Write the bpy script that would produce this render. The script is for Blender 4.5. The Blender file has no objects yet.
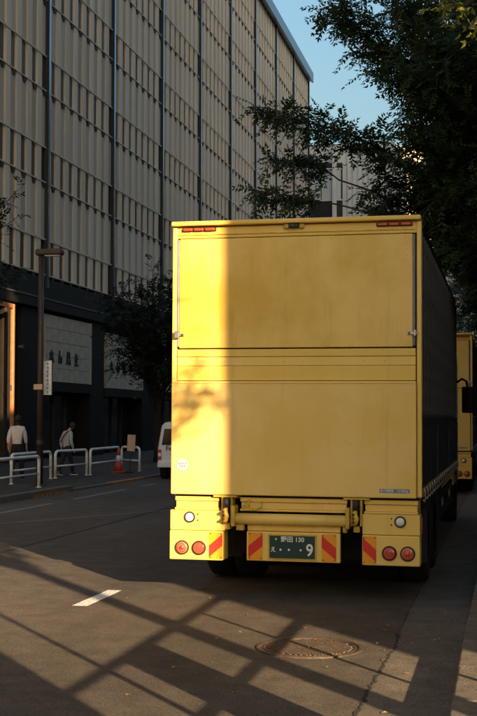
import bpy, bmesh, math, random
import numpy as np
from mathutils import Vector, Matrix
R = math.radians
S = bpy.context.scene
C = S.collection

# ------------------------------------------------------------------ camera, sky, sun, exposure
cam = bpy.data.cameras.new('camera')
cam.sensor_fit = 'VERTICAL'; cam.sensor_height = 36.0; cam.sensor_width = 24.0
cam.lens = 1220.0 / 716.0 * 36.0
cam.clip_start = 0.05; cam.clip_end = 5000
camo = bpy.data.objects.new('camera', cam); C.objects.link(camo)
camo.location = (0, 0, 1.8)
camo.rotation_euler = (R(90 + 2.7687), 0, R(12.3979))
S.camera = camo

SUN_EL = 16.0
SUN_H = Vector((0.634, -0.773, 0)).normalized()          # horizontal direction towards the sun
SUN_DIR = (SUN_H * math.cos(R(SUN_EL)) + Vector((0, 0, math.sin(R(SUN_EL))))).normalized()
w = bpy.data.worlds.new('World'); S.world = w; w.use_nodes = True
nt = w.node_tree; bg = nt.nodes['Background']
sky = nt.nodes.new('ShaderNodeTexSky'); sky.sky_type = 'NISHITA'; sky.sun_disc = False
sky.sun_elevation = R(SUN_EL); sky.sun_rotation = math.atan2(SUN_H.x, SUN_H.y)
sky.air_density = 1.9; sky.dust_density = 5.0; sky.ozone_density = 5.2; sky.altitude = 0
nt.links.new(sky.outputs[0], bg.inputs[0]); bg.inputs[1].default_value = 0.083
sun = bpy.data.lights.new('sun', 'SUN'); sun.energy = 5.0; sun.angle = R(0.55); sun.color = (1.0, 0.73, 0.45)
suno = bpy.data.objects.new('sun', sun); C.objects.link(suno)
suno.rotation_euler = SUN_DIR.to_track_quat('Z', 'Y').to_euler(); suno.location = (30, -40, 40)
vs = S.view_settings; vs.view_transform = 'Standard'; vs.look = 'None'; vs.exposure = 1.65; vs.gamma = 1.0
S.cycles.use_denoising = True
S.cycles.max_bounces = 6; S.cycles.diffuse_bounces = 3; S.cycles.glossy_bounces = 3; S.cycles.transparent_max_bounces = 6
S.cycles.sample_clamp_indirect = 6.0

# ------------------------------------------------------------------ helpers
def mat(name, col, rough=0.6, metal=0.0, var=0.0, vscale=2.0, bump=0.0, bscale=40.0, spec=0.5, col2=None, detail=6, stretch=None, coat=0.0, trans=0.0, emit=0.0, rvar=0.0):
    m = bpy.data.materials.new(name); m.use_nodes = True
    n = m.node_tree.nodes; l = m.node_tree.links; b = n['Principled BSDF']
    b.inputs['Base Color'].default_value = (*col, 1); b.inputs['Roughness'].default_value = rough
    b.inputs['Metallic'].default_value = metal; b.inputs['Specular IOR Level'].default_value = spec
    b.inputs['Coat Weight'].default_value = coat
    if trans: b.inputs['Transmission Weight'].default_value = trans
    if emit:
        b.inputs['Emission Color'].default_value = (*col, 1); b.inputs['Emission Strength'].default_value = emit
    if var or bump or rvar:
        tc = n.new('ShaderNodeTexCoord'); mp = n.new('ShaderNodeMapping'); l.new(tc.outputs['Object'], mp.inputs[0])
        if stretch: mp.inputs['Scale'].default_value = stretch
    if var or rvar:
        nz = n.new('ShaderNodeTexNoise'); nz.inputs['Scale'].default_value = vscale; nz.inputs['Detail'].default_value = detail
        nz.inputs['Roughness'].default_value = 0.62
        l.new(mp.outputs[0], nz.inputs[0])
        if var:
            rp = n.new('ShaderNodeValToRGB'); rp.color_ramp.elements[0].position = 0.32; rp.color_ramp.elements[1].position = 0.68
            c2 = col2 or tuple(c * (1 - var) for c in col)
            c1 = col if col2 else tuple(min(1, c * (1 + var * 0.6)) for c in col)
            rp.color_ramp.elements[0].color = (*c2, 1); rp.color_ramp.elements[1].color = (*c1, 1)
            l.new(nz.outputs[0], rp.inputs[0]); l.new(rp.outputs[0], b.inputs['Base Color'])
        if rvar:
            mr = n.new('ShaderNodeMapRange'); mr.inputs['From Min'].default_value = .3; mr.inputs['From Max'].default_value = .7
            mr.inputs['To Min'].default_value = max(.02, rough - rvar); mr.inputs['To Max'].default_value = min(1, rough + rvar)
            l.new(nz.outputs[0], mr.inputs['Value']); l.new(mr.outputs[0], b.inputs['Roughness'])
    if bump:
        nb = n.new('ShaderNodeTexNoise'); nb.inputs['Scale'].default_value = bscale; nb.inputs['Detail'].default_value = 4
        l.new(mp.outputs[0], nb.inputs[0])
        bp = n.new('ShaderNodeBump'); bp.inputs['Strength'].default_value = bump; bp.inputs['Distance'].default_value = 0.02
        l.new(nb.outputs[0], bp.inputs['Height']); l.new(bp.outputs[0], b.inputs['Normal'])
    return m

def objrand(m, lo, hi):
    n = m.node_tree.nodes; l = m.node_tree.links; b = n['Principled BSDF']; src = b.inputs['Base Color'].links[0].from_socket
    oi = n.new('ShaderNodeObjectInfo'); mr = n.new('ShaderNodeMapRange'); mr.inputs['To Min'].default_value = lo; mr.inputs['To Max'].default_value = hi
    l.new(oi.outputs['Random'], mr.inputs['Value']); vm = n.new('ShaderNodeVectorMath'); vm.operation = 'SCALE'
    l.new(src, vm.inputs[0]); l.new(mr.outputs[0], vm.inputs['Scale']); l.new(vm.outputs[0], b.inputs['Base Color'])

def asphalt(name, base, agg=0.5):
    m = bpy.data.materials.new(name); m.use_nodes = True
    n = m.node_tree.nodes; l = m.node_tree.links; b = n['Principled BSDF']
    tc = n.new('ShaderNodeTexCoord')
    def noise(sc, det, ro=.6, st=None):
        z = n.new('ShaderNodeTexNoise'); z.inputs['Scale'].default_value = sc; z.inputs['Detail'].default_value = det; z.inputs['Roughness'].default_value = ro
        if st:
            mp = n.new('ShaderNodeMapping'); mp.inputs['Scale'].default_value = st; l.new(tc.outputs['Object'], mp.inputs[0]); l.new(mp.outputs[0], z.inputs[0])
        else: l.new(tc.outputs['Object'], z.inputs[0])
        return z
    big = noise(.45, 5, .6, (1, .35, 1)); mid = noise(3.5, 6); fine = noise(70, 4, .8)
    vor = n.new('ShaderNodeTexVoronoi'); vor.inputs['Scale'].default_value = 110; l.new(tc.outputs['Object'], vor.inputs[0])
    def ramp(src, a, c, p0=.35, p1=.65):
        r = n.new('ShaderNodeMapRange'); r.inputs['From Min'].default_value = p0; r.inputs['From Max'].default_value = p1
        r.inputs['To Min'].default_value = a; r.inputs['To Max'].default_value = c; l.new(src, r.inputs['Value']); return r.outputs[0]
    def mul(a, c):
        q = n.new('ShaderNodeMath'); q.operation = 'MULTIPLY'; l.new(a, q.inputs[0]); l.new(c, q.inputs[1]); return q.outputs[0]
    f = mul(mul(ramp(big.outputs[0], .72, 1.2), ramp(mid.outputs[0], .8, 1.16)), mul(ramp(fine.outputs[0], 1 - agg, 1 + agg, .3, .7), ramp(vor.outputs['Color'], .65, 1.45, .1, .95)))
    vm = n.new('ShaderNodeVectorMath'); vm.operation = 'SCALE'; vm.inputs[0].default_value = base; l.new(f, vm.inputs['Scale'])
    l.new(vm.outputs[0], b.inputs['Base Color'])
    b.inputs['Roughness'].default_value = .9; b.inputs['Specular IOR Level'].default_value = .25
    bp = n.new('ShaderNodeBump'); bp.inputs['Strength'].default_value = .55; bp.inputs['Distance'].default_value = .008
    l.new(fine.outputs[0], bp.inputs['Height']); l.new(bp.outputs[0], b.inputs['Normal'])
    return m

def leafmat(name, c1, c2, tr=0.35):
    m = bpy.data.materials.new(name); m.use_nodes = True
    n = m.node_tree.nodes; l = m.node_tree.links; b = n['Principled BSDF']; out = n['Material Output']
    tc = n.new('ShaderNodeTexCoord'); z = n.new('ShaderNodeTexNoise'); z.inputs['Scale'].default_value = 2.2; z.inputs['Detail'].default_value = 8; z.inputs['Roughness'].default_value = .8
    l.new(tc.outputs['Object'], z.inputs[0])
    rp = n.new('ShaderNodeValToRGB'); rp.color_ramp.elements[0].position = .35; rp.color_ramp.elements[1].position = .65
    rp.color_ramp.elements[0].color = (*c1, 1); rp.color_ramp.elements[1].color = (*c2, 1); l.new(z.outputs[0], rp.inputs[0])
    l.new(rp.outputs[0], b.inputs['Base Color']); b.inputs['Roughness'].default_value = .5; b.inputs['Specular IOR Level'].default_value = .3
    t = n.new('ShaderNodeBsdfTranslucent'); l.new(rp.outputs[0], t.inputs[0])
    mx = n.new('ShaderNodeMixShader'); mx.inputs[0].default_value = tr
    l.new(b.outputs[0], mx.inputs[1]); l.new(t.outputs[0], mx.inputs[2]); l.new(mx.outputs[0], out.inputs[0])
    return m

class MB:
    def __init__(s): s.bm = bmesh.new()
    def box(s, x0, x1, y0, y1, z0, z1, bev=0.0, seg=2):
        g = bmesh.ops.create_cube(s.bm, size=1.0)
        vv = g['verts']
        for v in vv:
            v.co = Vector(((x0 + x1) / 2 + v.co.x * (x1 - x0), (y0 + y1) / 2 + v.co.y * (y1 - y0), (z0 + z1) / 2 + v.co.z * (z1 - z0)))
        if bev:
            ed = list({e for v in vv for e in v.link_edges})
            bmesh.ops.bevel(s.bm, geom=ed, offset=bev, segments=seg, affect='EDGES', profile=.5)
        return s
    def tube(s, p0, p1, r0, r1=None, n=10, cap=True):
        r1 = r0 if r1 is None else r1
        p0, p1 = Vector(p0), Vector(p1); d = p1 - p0
        mtx = Matrix.Translation((p0 + p1) / 2) @ d.to_track_quat('Z', 'Y').to_matrix().to_4x4()
        bmesh.ops.create_cone(s.bm, cap_ends=cap, cap_tris=False, segments=n, radius1=r0, radius2=max(r1, 1e-4), depth=d.length, matrix=mtx)
        return s
    def path(s, pts, rad, n=8):
        pts = [Vector(p) for p in pts]
        if not hasattr(rad, '__len__'): rad = [rad] * len(pts)
        rings = []; up = None
        for i, p in enumerate(pts):
            d = (pts[min(i + 1, len(pts) - 1)] - pts[max(i - 1, 0)]).normalized()
            if up is None: up = Vector((0, 0, 1)) if abs(d.z) < .9 else Vector((1, 0, 0))
            a = d.cross(up)
            if a.length < 1e-4: a = d.cross(Vector((0, 1, 0)))
            a.normalize(); b = a.cross(d).normalized(); up = b
            rings.append([s.bm.verts.new(p + (a * math.cos(2 * math.pi * k / n) + b * math.sin(2 * math.pi * k / n)) * rad[i]) for k in range(n)])
        for i in range(len(rings) - 1):
            for k in range(n):
                s.bm.faces.new((rings[i][k], rings[i][(k + 1) % n], rings[i + 1][(k + 1) % n], rings[i + 1][k]))
        s.bm.faces.new(rings[0][::-1]); s.bm.faces.new(rings[-1])
        return s
    def poly(s, pts, ext=None):
        a = [s.bm.verts.new(p) for p in pts]
        f = s.bm.faces.new(a)
        if ext:
            e = Vector(ext); b = [s.bm.verts.new(Vector(p) + e) for p in pts]
            s.bm.faces.new(b[::-1])
            k = len(pts)
            for i in range(k): s.bm.faces.new((a[i], b[i], b[(i + 1) % k], a[(i + 1) % k]))
        return s
    def mesh(s, name, m, smooth=False):
        bmesh.ops.recalc_face_normals(s.bm, faces=s.bm.faces)
        me = bpy.data.meshes.new(name); s.bm.to_mesh(me); s.bm.free()
        if m: me.materials.append(m)
        if smooth: me.shade_smooth()
        return me
    def build(s, name, m, parent=None, smooth=False, loc=None):
        return link(name, s.mesh(name, m, smooth), parent, loc)

def link(name, me, parent=None, loc=None):
    o = bpy.data.objects.new(name, me); C.objects.link(o)
    if parent: o.parent = parent
    if loc: o.location = loc
    return o
def empty(name, loc=(0, 0, 0), rz=0):
    o = bpy.data.objects.new(name, None); C.objects.link(o); o.location = loc; o.rotation_euler[2] = rz; o.empty_display_size = .2
    return o
def tag(o, label=None, cat=None, group=None, kind=None):
    if label: o['label'] = label
    if cat: o['category'] = cat
    if group: o['group'] = group
    if kind: o['kind'] = kind
    return o
def copy_tree(o, parent=None):
    c = o.copy(); C.objects.link(c); c.parent = parent
    for ch in o.children: copy_tree(ch, c)
    return c
def text(name, s, size, m, parent, loc, rot=(R(90), 0, 0), ext=.001, ax='CENTER', sx=1.0, off=0.0):
    cu = bpy.data.curves.new(name, 'FONT'); cu.body = s; cu.size = size; cu.extrude = ext; cu.align_x = ax; cu.align_y = 'CENTER'; cu.offset = off
    cu.resolution_u = 3
    t = bpy.data.objects.new('tmp', cu); C.objects.link(t)
    me = bpy.data.meshes.new_from_object(t.evaluated_get(bpy.context.evaluated_depsgraph_get()))
    bpy.data.objects.remove(t); bpy.data.curves.remove(cu)
    me.materials.clear(); me.materials.append(m); me.name = name
    o = link(name, me, parent, loc); o.rotation_euler = rot; o.scale = (sx, 1, 1)
    return o
def grid_mesh(name, V, F, m, parent=None):
    me = bpy.data.meshes.new(name); me.from_pydata(V, [], F)
    if m: me.materials.append(m)
    return link(name, me, parent)

# ------------------------------------------------------------------ materials
M = {}
M['asphalt'] = asphalt('asphalt', (.086, .070, .053))
M['patch'] = asphalt('asphalt_patch', (.05, .046, .04))
M['concrete_gutter'] = asphalt('gutter_concrete', (.125, .105, .08), .4)
M['pavement'] = asphalt('pavement', (.062, .053, .042), .25)
M['kerb'] = mat('kerb_stone', (.12, .098, .072), .9, var=.4, vscale=6, bump=.5, bscale=60)
M['kerb_paint'] = mat('orange_kerb_paint', (.42, .15, .03), .85, var=.6, vscale=9, bump=.3, bscale=60)
M['crack'] = mat('crack_dirt', (.012, .011, .01), 1)
M['white_paint'] = mat('road_paint', (.70, .67, .62), .75, var=.5, vscale=32, bump=.3, bscale=90)
M['worn_paint'] = mat('worn_road_paint', (.2, .19, .175), .9, var=.5, vscale=12)
M['ground'] = mat('ground', (.12, .11, .1), .95, var=.3, vscale=.2)
M['iron'] = mat('cast_iron', (.085, .06, .042), .6, .35, var=.4, vscale=14, bump=.3, bscale=80)
def truckpaint(name, base, dust_sheen, rough=.36, mott=.5):
    m = bpy.data.materials.new(name); m.use_nodes = True
    n = m.node_tree.nodes; l = m.node_tree.links; b = n['Principled BSDF']; tc = n.new('ShaderNodeTexCoord')
    def noise(sc, det, st=(1, 1, 1), ro=.55, off=(0, 0, 0)):
        mp = n.new('ShaderNodeMapping'); mp.inputs['Scale'].default_value = st; mp.inputs['Location'].default_value = off; l.new(tc.outputs['Object'], mp.inputs[0])
        z = n.new('ShaderNodeTexNoise'); z.inputs['Scale'].default_value = sc; z.inputs['Detail'].default_value = det; z.inputs['Roughness'].default_value = ro; l.new(mp.outputs[0], z.inputs[0]); return z.outputs[0]
    def rng_(src, a, c, lo, hi):
        r = n.new('ShaderNodeMapRange'); r.interpolation_type = 'SMOOTHSTEP'
        for k, v in (('From Min', a), ('From Max', c), ('To Min', lo), ('To Max', hi)): r.inputs[k].default_value = v
        l.new(src, r.inputs['Value']); return r.outputs[0]
    def mix(f, a, c):
        x = n.new('ShaderNodeMix'); x.data_type = 'RGBA'; l.new(f, x.inputs[0])
        for sock, v in ((x.inputs[6], a), (x.inputs[7], c)):
            if isinstance(v, tuple): sock.default_value = (*v, 1)
            else: l.new(v, sock)
        return x.outputs[2]
    big = noise(1.15, 4, (1, 1, .8), .6); streak = noise(9, 5, (1, 1, .07), .7); speck = noise(70, 4, ro=.75); grime = noise(2.2, 8, ro=.7, off=(3, 1, 7))
    c = mix(rng_(big, .36, .64, 0, mott), base, dust_sheen)  # pale mottling puts soft panel reflections and a dust film into the colour
    dirt = tuple(q * f for q, f in zip(base, (.62, .56, .5)))
    c = mix(rng_(streak, .52, .78, 0, .32), c, dirt)
    c = mix(rng_(speck, .66, .78, 0, .45), c, dirt)
    c = mix(rng_(grime, .58, .8, 0, .35), c, dirt)
    l.new(c, b.inputs['Base Color']); l.new(rng_(grime, .3, .7, rough - .08, rough + .16), b.inputs['Roughness'])
    b.inputs['Coat Weight'].default_value = .15; b.inputs['Coat Roughness'].default_value = .25
    bp = n.new('ShaderNodeBump'); bp.inputs['Strength'].default_value = .12; bp.inputs['Distance'].default_value = .02; l.new(noise(1.7, 2), bp.inputs['Height']); l.new(bp.outputs[0], b.inputs['Normal'])
    return m
M['yellow_door'] = truckpaint('yellow_door_paint', (.66, .405, .045), (.82, .55, .14), .32, 1.0)
M['yellow_gate'] = truckpaint('yellow_gate_paint', (.79, .515, .115), (.86, .595, .20), .40, .9)
M['yellow2'] = truckpaint('yellow_bumper_paint', (.82, .54, .11), (.84, .58, .16), .42, .8)
M['yellow'] = truckpaint('yellow_rail_paint', (.76, .495, .075), (.82, .55, .12), .36, .7)
M['yellow_dirty'] = mat('yellow_frame_paint', (.6, .39, .05), .5, var=.35, vscale=7, bump=.06, bscale=15)
M['black'] = mat('black_rubber', (.012, .012, .012), .75, var=.3, vscale=10)
M['gap'] = mat('dark_gap', (.01, .009, .008), .9)
M['chassis'] = mat('chassis_black', (.02, .019, .018), .6, var=.4, vscale=6)
M['steel'] = mat('brushed_steel', (.55, .54, .52), .35, .9, var=.2, vscale=20)
M['grey_strip'] = mat('grey_rubber_strip', (.23, .22, .22), .5, var=.2, vscale=8)
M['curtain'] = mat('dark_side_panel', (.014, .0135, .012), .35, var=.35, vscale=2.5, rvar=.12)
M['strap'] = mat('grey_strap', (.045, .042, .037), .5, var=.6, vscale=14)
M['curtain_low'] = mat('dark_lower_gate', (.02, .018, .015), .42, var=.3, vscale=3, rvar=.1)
M['orange_lamp'] = mat('amber_red_lens', (.55, .06, .02), .2, coat=.6)
M['red_lens'] = mat('red_lens', (.5, .025, .02), .18, coat=.7)
M['red_core'] = mat('red_lens_core', (.85, .04, .03), .2, coat=.7)
M['lens_ring'] = mat('lens_ring', (.6, .16, .07), .25, coat=.6)
M['white_lens'] = mat('white_lens', (.75, .73, .7), .15, coat=.7)
M['chev_orange'] = mat('reflective_orange', (.85, .33, .02), .35, var=.12, vscale=60)
M['chev_red'] = mat('reflective_red', (.66, .035, .02), .35, var=.12, vscale=60)
M['plate'] = mat('plate_green', (.012, .045, .035), .4)
M['plate_txt'] = mat('plate_white', (.78, .78, .74), .5)
M['sticker'] = mat('sticker_cream', (.72, .66, .58), .5)
M['sticker_txt'] = mat('sticker_brown', (.14, .06, .03), .6)
M['blue_sticker'] = mat('sticker_blue_grey', (.16, .2, .24), .45)
M['glass'] = mat('dark_glass', (.012, .012, .012), .08, spec=.5)
M['tyre'] = mat('tyre', (.008, .008, .008), .9, var=.3, vscale=12)
M['fin'] = mat('precast_fin', (.64, .545, .43), .8, var=.14, vscale=.8, bump=.15, bscale=30, stretch=(1, 1, .15))
M['spandrel'] = mat('precast_spandrel', (.47, .395, .305), .82, var=.14, vscale=.9, bump=.15, bscale=30, stretch=(1, 1, .2))
M['rail_c'] = mat('precast_rail', (.58, .5, .4), .8, var=.2, vscale=3)
M['win'] = mat('bronze_louvre_window', (.055, .038, .026), .45, var=.3, vscale=6)
objrand(M['fin'], .9, 1.06); objrand(M['spandrel'], .86, 1.1); objrand(M['win'], .5, 2.0)
M['bracket_shape'] = mat('matte_dark', (.02, .018, .016), .7)
M['mullion'] = mat('blue_grey_steel', (.26, .36, .47), .14, .9, var=.12, vscale=2)
M['roofcap'] = mat('roof_cap_steel', (.22, .30, .40), .35, .7, var=.12, vscale=2)
M['black_stone'] = mat('black_granite', (.010, .0085, .007), .55, var=.4, vscale=8, spec=.2)
M['trim'] = mat('dull_trim', (.1, .095, .085), .5)
M['sign_stone'] = mat('pale_stone_tile', (.44, .37, .275), .7, var=.18, vscale=3, bump=.2, bscale=25)
M['ink'] = mat('black_letter', (.012, .011, .01), .6)
M['copper'] = mat('copper_frame', (.66, .27, .11), .42, .35, var=.25, vscale=5)
M['bronze'] = mat('bronze_pillar', (.05, .036, .024), .5, .3, var=.3, vscale=5)
M['door_dark'] = mat('dark_door', (.03, .018, .012), .5, var=.4, vscale=4)
M['pole'] = mat('brown_pole_paint', (.045, .028, .02), .5, var=.3, vscale=8)
M['rail_white'] = mat('white_rail_paint', (.78, .76, .71), .5, var=.2, vscale=9, bump=.05)
M['van_white'] = mat('van_paint', (.75, .75, .75), .3, coat=.4, var=.05, vscale=3)
M['purple'] = mat('letter_purple', (.06, .02, .15), .5)
M['letter_orange'] = mat('letter_red_orange', (.8, .12, .02), .5)
M['cone'] = mat('cone_red', (.42, .045, .018), .65)
M['cone_band'] = mat('cone_band', (.5, .58, .66), .5)
M['board'] = mat('peach_board', (.6, .38, .26), .7, var=.2, vscale=6)
M['skin'] = mat('skin', (.5, .27, .18), .6)
M['hair'] = mat('hair', (.012, .01, .009), .6, bump=.4, bscale=90)
M['shirt'] = mat('white_shirt', (.70, .64, .60), .85, var=.1, vscale=12, bump=.5, bscale=14)
M['jacket'] = mat('grey_jacket', (.42, .42, .42), .85, var=.15, vscale=10, bump=.6, bscale=12)
M['trouser'] = mat('dark_trousers', (.012, .012, .014), .9, bump=.4, bscale=12)
M['shoe'] = mat('dark_shoes', (.02, .018, .016), .6)
M['sole'] = mat('white_sole', (.6, .58, .55), .7)
M['bark'] = mat('bark', (.05, .04, .03), .95, var=.45, vscale=9, bump=.8, bscale=25, stretch=(1, 1, .3))
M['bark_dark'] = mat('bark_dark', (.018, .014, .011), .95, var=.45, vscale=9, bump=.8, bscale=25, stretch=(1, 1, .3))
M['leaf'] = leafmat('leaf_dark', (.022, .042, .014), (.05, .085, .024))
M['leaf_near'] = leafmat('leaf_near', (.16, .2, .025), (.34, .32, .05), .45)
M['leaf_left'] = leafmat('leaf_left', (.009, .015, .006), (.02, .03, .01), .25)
M['fallen'] = mat('fallen_leaf', (.36, .22, .045), .8, var=.5, vscale=30)
M['far_white'] = mat('far_white_panel', (.66, .63, .57), .8, var=.1, vscale=.5)
M['far_grey'] = mat('far_grey_panel', (.52, .55, .53), .7, var=.08, vscale=.6)
M['far_dark'] = mat('far_dark_glass', (.03, .03, .033), .2)
M['far_peach'] = mat('far_rendered_wall', (.62, .5, .4), .85, var=.1, vscale=.3)
M['tower_wall'] = mat('tower_wall', (.16, .145, .13), .85, var=.15, vscale=.3)
M['cabinet'] = mat('cabinet_paint', (.25, .24, .2), .5, var=.1, vscale=4)

# ------------------------------------------------------------------ ground, road, kerbs
def sheet(name, x0, x1, y0, y1, z, m, parent=None):
    o = MB().poly([(x0, y0, z), (x1, y0, z), (x1, y1, z), (x0, y1, z)]).build(name, m, parent)
    if not parent: o['kind'] = 'structure'
    return o
KL, KR = -10.3, -0.33
sheet('ground', -900, 900, -900, 1800, -.06, M['ground'])
sheet('road', KL - .02, -.9, -60, 400, 0, M['asphalt'])
sheet('cross_road', -.9, 120, -16, 0.2, -.01, M['asphalt'])
# road patches, older strip of asphalt and a seam
rp_ = sheet('road_patch', -.905, KR, 0.2, 400, .0005, M['concrete_gutter'])
rng = random.Random(5)
def wob_strip(name, pts, wd, z, m, amp=.02, step=.12, seed=1):
    r = random.Random(seed); V = []; F = []
    P = []
    for i in range(len(pts) - 1):
        a, b = Vector(pts[i]), Vector(pts[i + 1]); n = max(1, int((b - a).length / step))
        for k in range(n): P.append(a.lerp(b, k / n))
    P.append(Vector(pts[-1]))
    for i, p in enumerate(P):
        d = (P[min(i + 1, len(P) - 1)] - P[max(i - 1, 0)]).normalized(); nn = Vector((-d.y, d.x))
        p = p + nn * r.uniform(-amp, amp); h = wd * r.uniform(.25, 1.0) / 2
        V += [(p.x + nn.x * h, p.y + nn.y * h, z), (p.x - nn.x * h, p.y - nn.y * h, z)]
        if i: F.append((2 * i - 2, 2 * i - 1, 2 * i + 1, 2 * i))
    o = grid_mesh(name, V, F, m); o['kind'] = 'structure'; return o
wob_strip('gutter_crack', [(-.905, 5.5), (-.91, 8.0), (-.885, 9.3), (-.87, 9.6), (-.9, 10.3)], .034, .0045, M['crack'], .014, .05, 3)
wob_strip('gutter_joint', [(-.903, 10.3), (-.903, 40)], .012, .0045, M['crack'], .003, .3, 4)
def marking(name, x0, x1, y0, y1, m=M['white_paint']):
    r = random.Random(int(abs(x0 * 100 + y0)))
    n = max(2, int((y1 - y0) / .05)); V = []; F = []
    for i in range(n + 1):
        y = y0 + (y1 - y0) * i / n
        V += [(x0 + r.uniform(-.004, .004), y, .004), (x1 + r.uniform(-.004, .004), y, .004)]
        if i: F.append((2 * i - 2, 2 * i - 1, 2 * i + 1, 2 * i))
    o = grid_mesh(name, V, F, m); o['kind'] = 'structure'; return o
marking('lane_marking', -4.07, -3.92, 11.12, 12.2)
marking('lane_marking', -4.07, -3.92, 17.2, 18.2, M['worn_paint'])
marking('edge_line', -9.35, -9.22, 25.4, 29.2, M['worn_paint'])
marking('edge_line', -9.35, -9.22, 21.0, 24.2, M['worn_paint'])
marking('edge_line', -9.35, -9.22, 30.6, 31.8, M['worn_paint'])
marking('seam_line', -6.62, -6.56, 14, 40, M['patch'])
wob_strip('road_seam', [(-8.6, 19), (-6.0, 23.5), (-4.6, 30)], .09, .0042, M['worn_paint'], .01, .4, 6)

# left pavement (raised) with its dropped apron, right pavement
def slab(name, x0, x1, y0, y1, z0, z1, m, parent=None, bev=0):
    o = MB().box(x0, x1, y0, y1, z0, z1, bev).build(name, m, parent)
    if not parent: o['kind'] = 'structure'
    return o
slab('pavement_left', -30, KL - .22, -40, 28.2, -.05, .13, M['pavement'])
slab('pavement_left_far', -30, -11.55, 28.2, 130, -.05, .118, M['pavement'])
ap = MB().poly([(-11.548, 28.2, .112), (KL - .2, 28.2, .02), (KL - .2, 44, .02), (-11.548, 44, .112)], (0, 0, -.06)).build('driveway_apron', M['pavement']); ap['kind'] = 'structure'
slab('pavement_left_beyond', -11.55, KL - .22, 44, 130, -.05, .11, M['pavement'])
slab('pavement_right', KR + .17, 60, .3, 400, -.05, .15, M['pavement'])
def kerb(name, x0, x1, ya, yb, top, paint, m=M['kerb'], axis=1):
    root = empty(name); root['kind'] = 'structure'
    cache = {}
    y = ya; k = 0
    while y < yb - .01:
        key = any(a <= y < b for a, b in paint)
        if key not in cache:
            cache[key] = MB().box(x0, x1, .006, .994, -.05, top, .012, 2).mesh('kerb_stone', M['kerb_paint'] if key else m)
        o = link('kerb_stone', cache[key], root, (rng.uniform(-.006, .006), y, rng.uniform(-.004, .004)))
        y += 1; k += 1
    return root
kerb('kerb_right', KR, KR + .16, .3, 40.3, .155, [])
kerb('kerb_left', KL - .2, KL, 14.2, 28.2, .14, [])
for a_, b_ in ((25.6, 26.5), (26.6, 27.9)): slab('kerb_paint', KL + .001, KL + .006, a_, b_, .0, .055, M['kerb_paint'])
kerb('kerb_left_dropped', KL - .2, KL, 28.2, 46.2, .05, [(30.9, 33.3), (36, 38.3)])
# fallen leaves in the gutter
V = []; F = []
for i in range(85):
    t = rng.random()
    if t < .55: x, y = rng.gauss(-.5, .16), rng.uniform(6.5, 22)
    elif t < .8: x, y = rng.uniform(-2.8, -.4), rng.uniform(6.5, 11.2)
    else: x, y = rng.uniform(-5.5, -.6), rng.uniform(6.5, 12)
    if x > KR - .03: x = KR - .03
    a = rng.uniform(0, 6.28); L = rng.uniform(.010, .026); W = L * rng.uniform(.35, .6); z = .008
    ca, sa = math.cos(a), math.sin(a); b = len(V)
    for px, py, pz in ((-L, 0, 0), (0, -W, .006), (L, 0, .004), (0, W, .01)): V.append((x + px * ca - py * sa, y + px * sa + py * ca, z + pz))
    F += [(b, b + 1, b + 2), (b, b + 2, b + 3)]
o = grid_mesh('fallen_leaves', V, F, M['fallen']); tag(o, 'small yellow fallen leaves scattered along the gutter', 'leaves', kind='stuff')

# manhole cover
mh = empty('manhole_cover', (-1.52, 9.5, 0)); tag(mh, 'round brown cast iron manhole cover set in the asphalt', 'manhole cover')
mb = MB(); mb.tube((0, 0, -.03), (0, 0, .003), .395, n=48); mb.build('cover_plate', M['iron'], mh)
def ring(r0, r1, z0, z1, n=48):
    b = MB(); bm = b.bm
    rr = [[bm.verts.new((r * math.cos(2 * math.pi * k / n), r * math.sin(2 * math.pi * k / n), z)) for k in range(n)] for r, z in ((r0, z0), (r0, z1), (r1, z1), (r1, z0))]
    for i in range(3):
        for k in range(n): bm.faces.new((rr[i][k], rr[i][(k + 1) % n], rr[i + 1][(k + 1) % n], rr[i + 1][k]))
    return b
ring(.385, .415, -.02, .012).build('frame_ring', M['iron'], mh)
ring(.345, .362, .0, .010).build('inner_ring', M['iron'], mh)
mb = MB()
for i in range(-12, 13):
    for j in range(-12, 13):
        x, y = i * .03, j * .03
        if math.hypot(x, y) < .33 and not (abs(x) < .02 and abs(y) < .02): mb.box(x - .010, x + .010, y - .010, y + .010, .002, .012)
st = mb.build('stud_pattern', M['iron'], mh); st['kind'] = 'stuff'; st.rotation_euler[2] = R(38)

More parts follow.
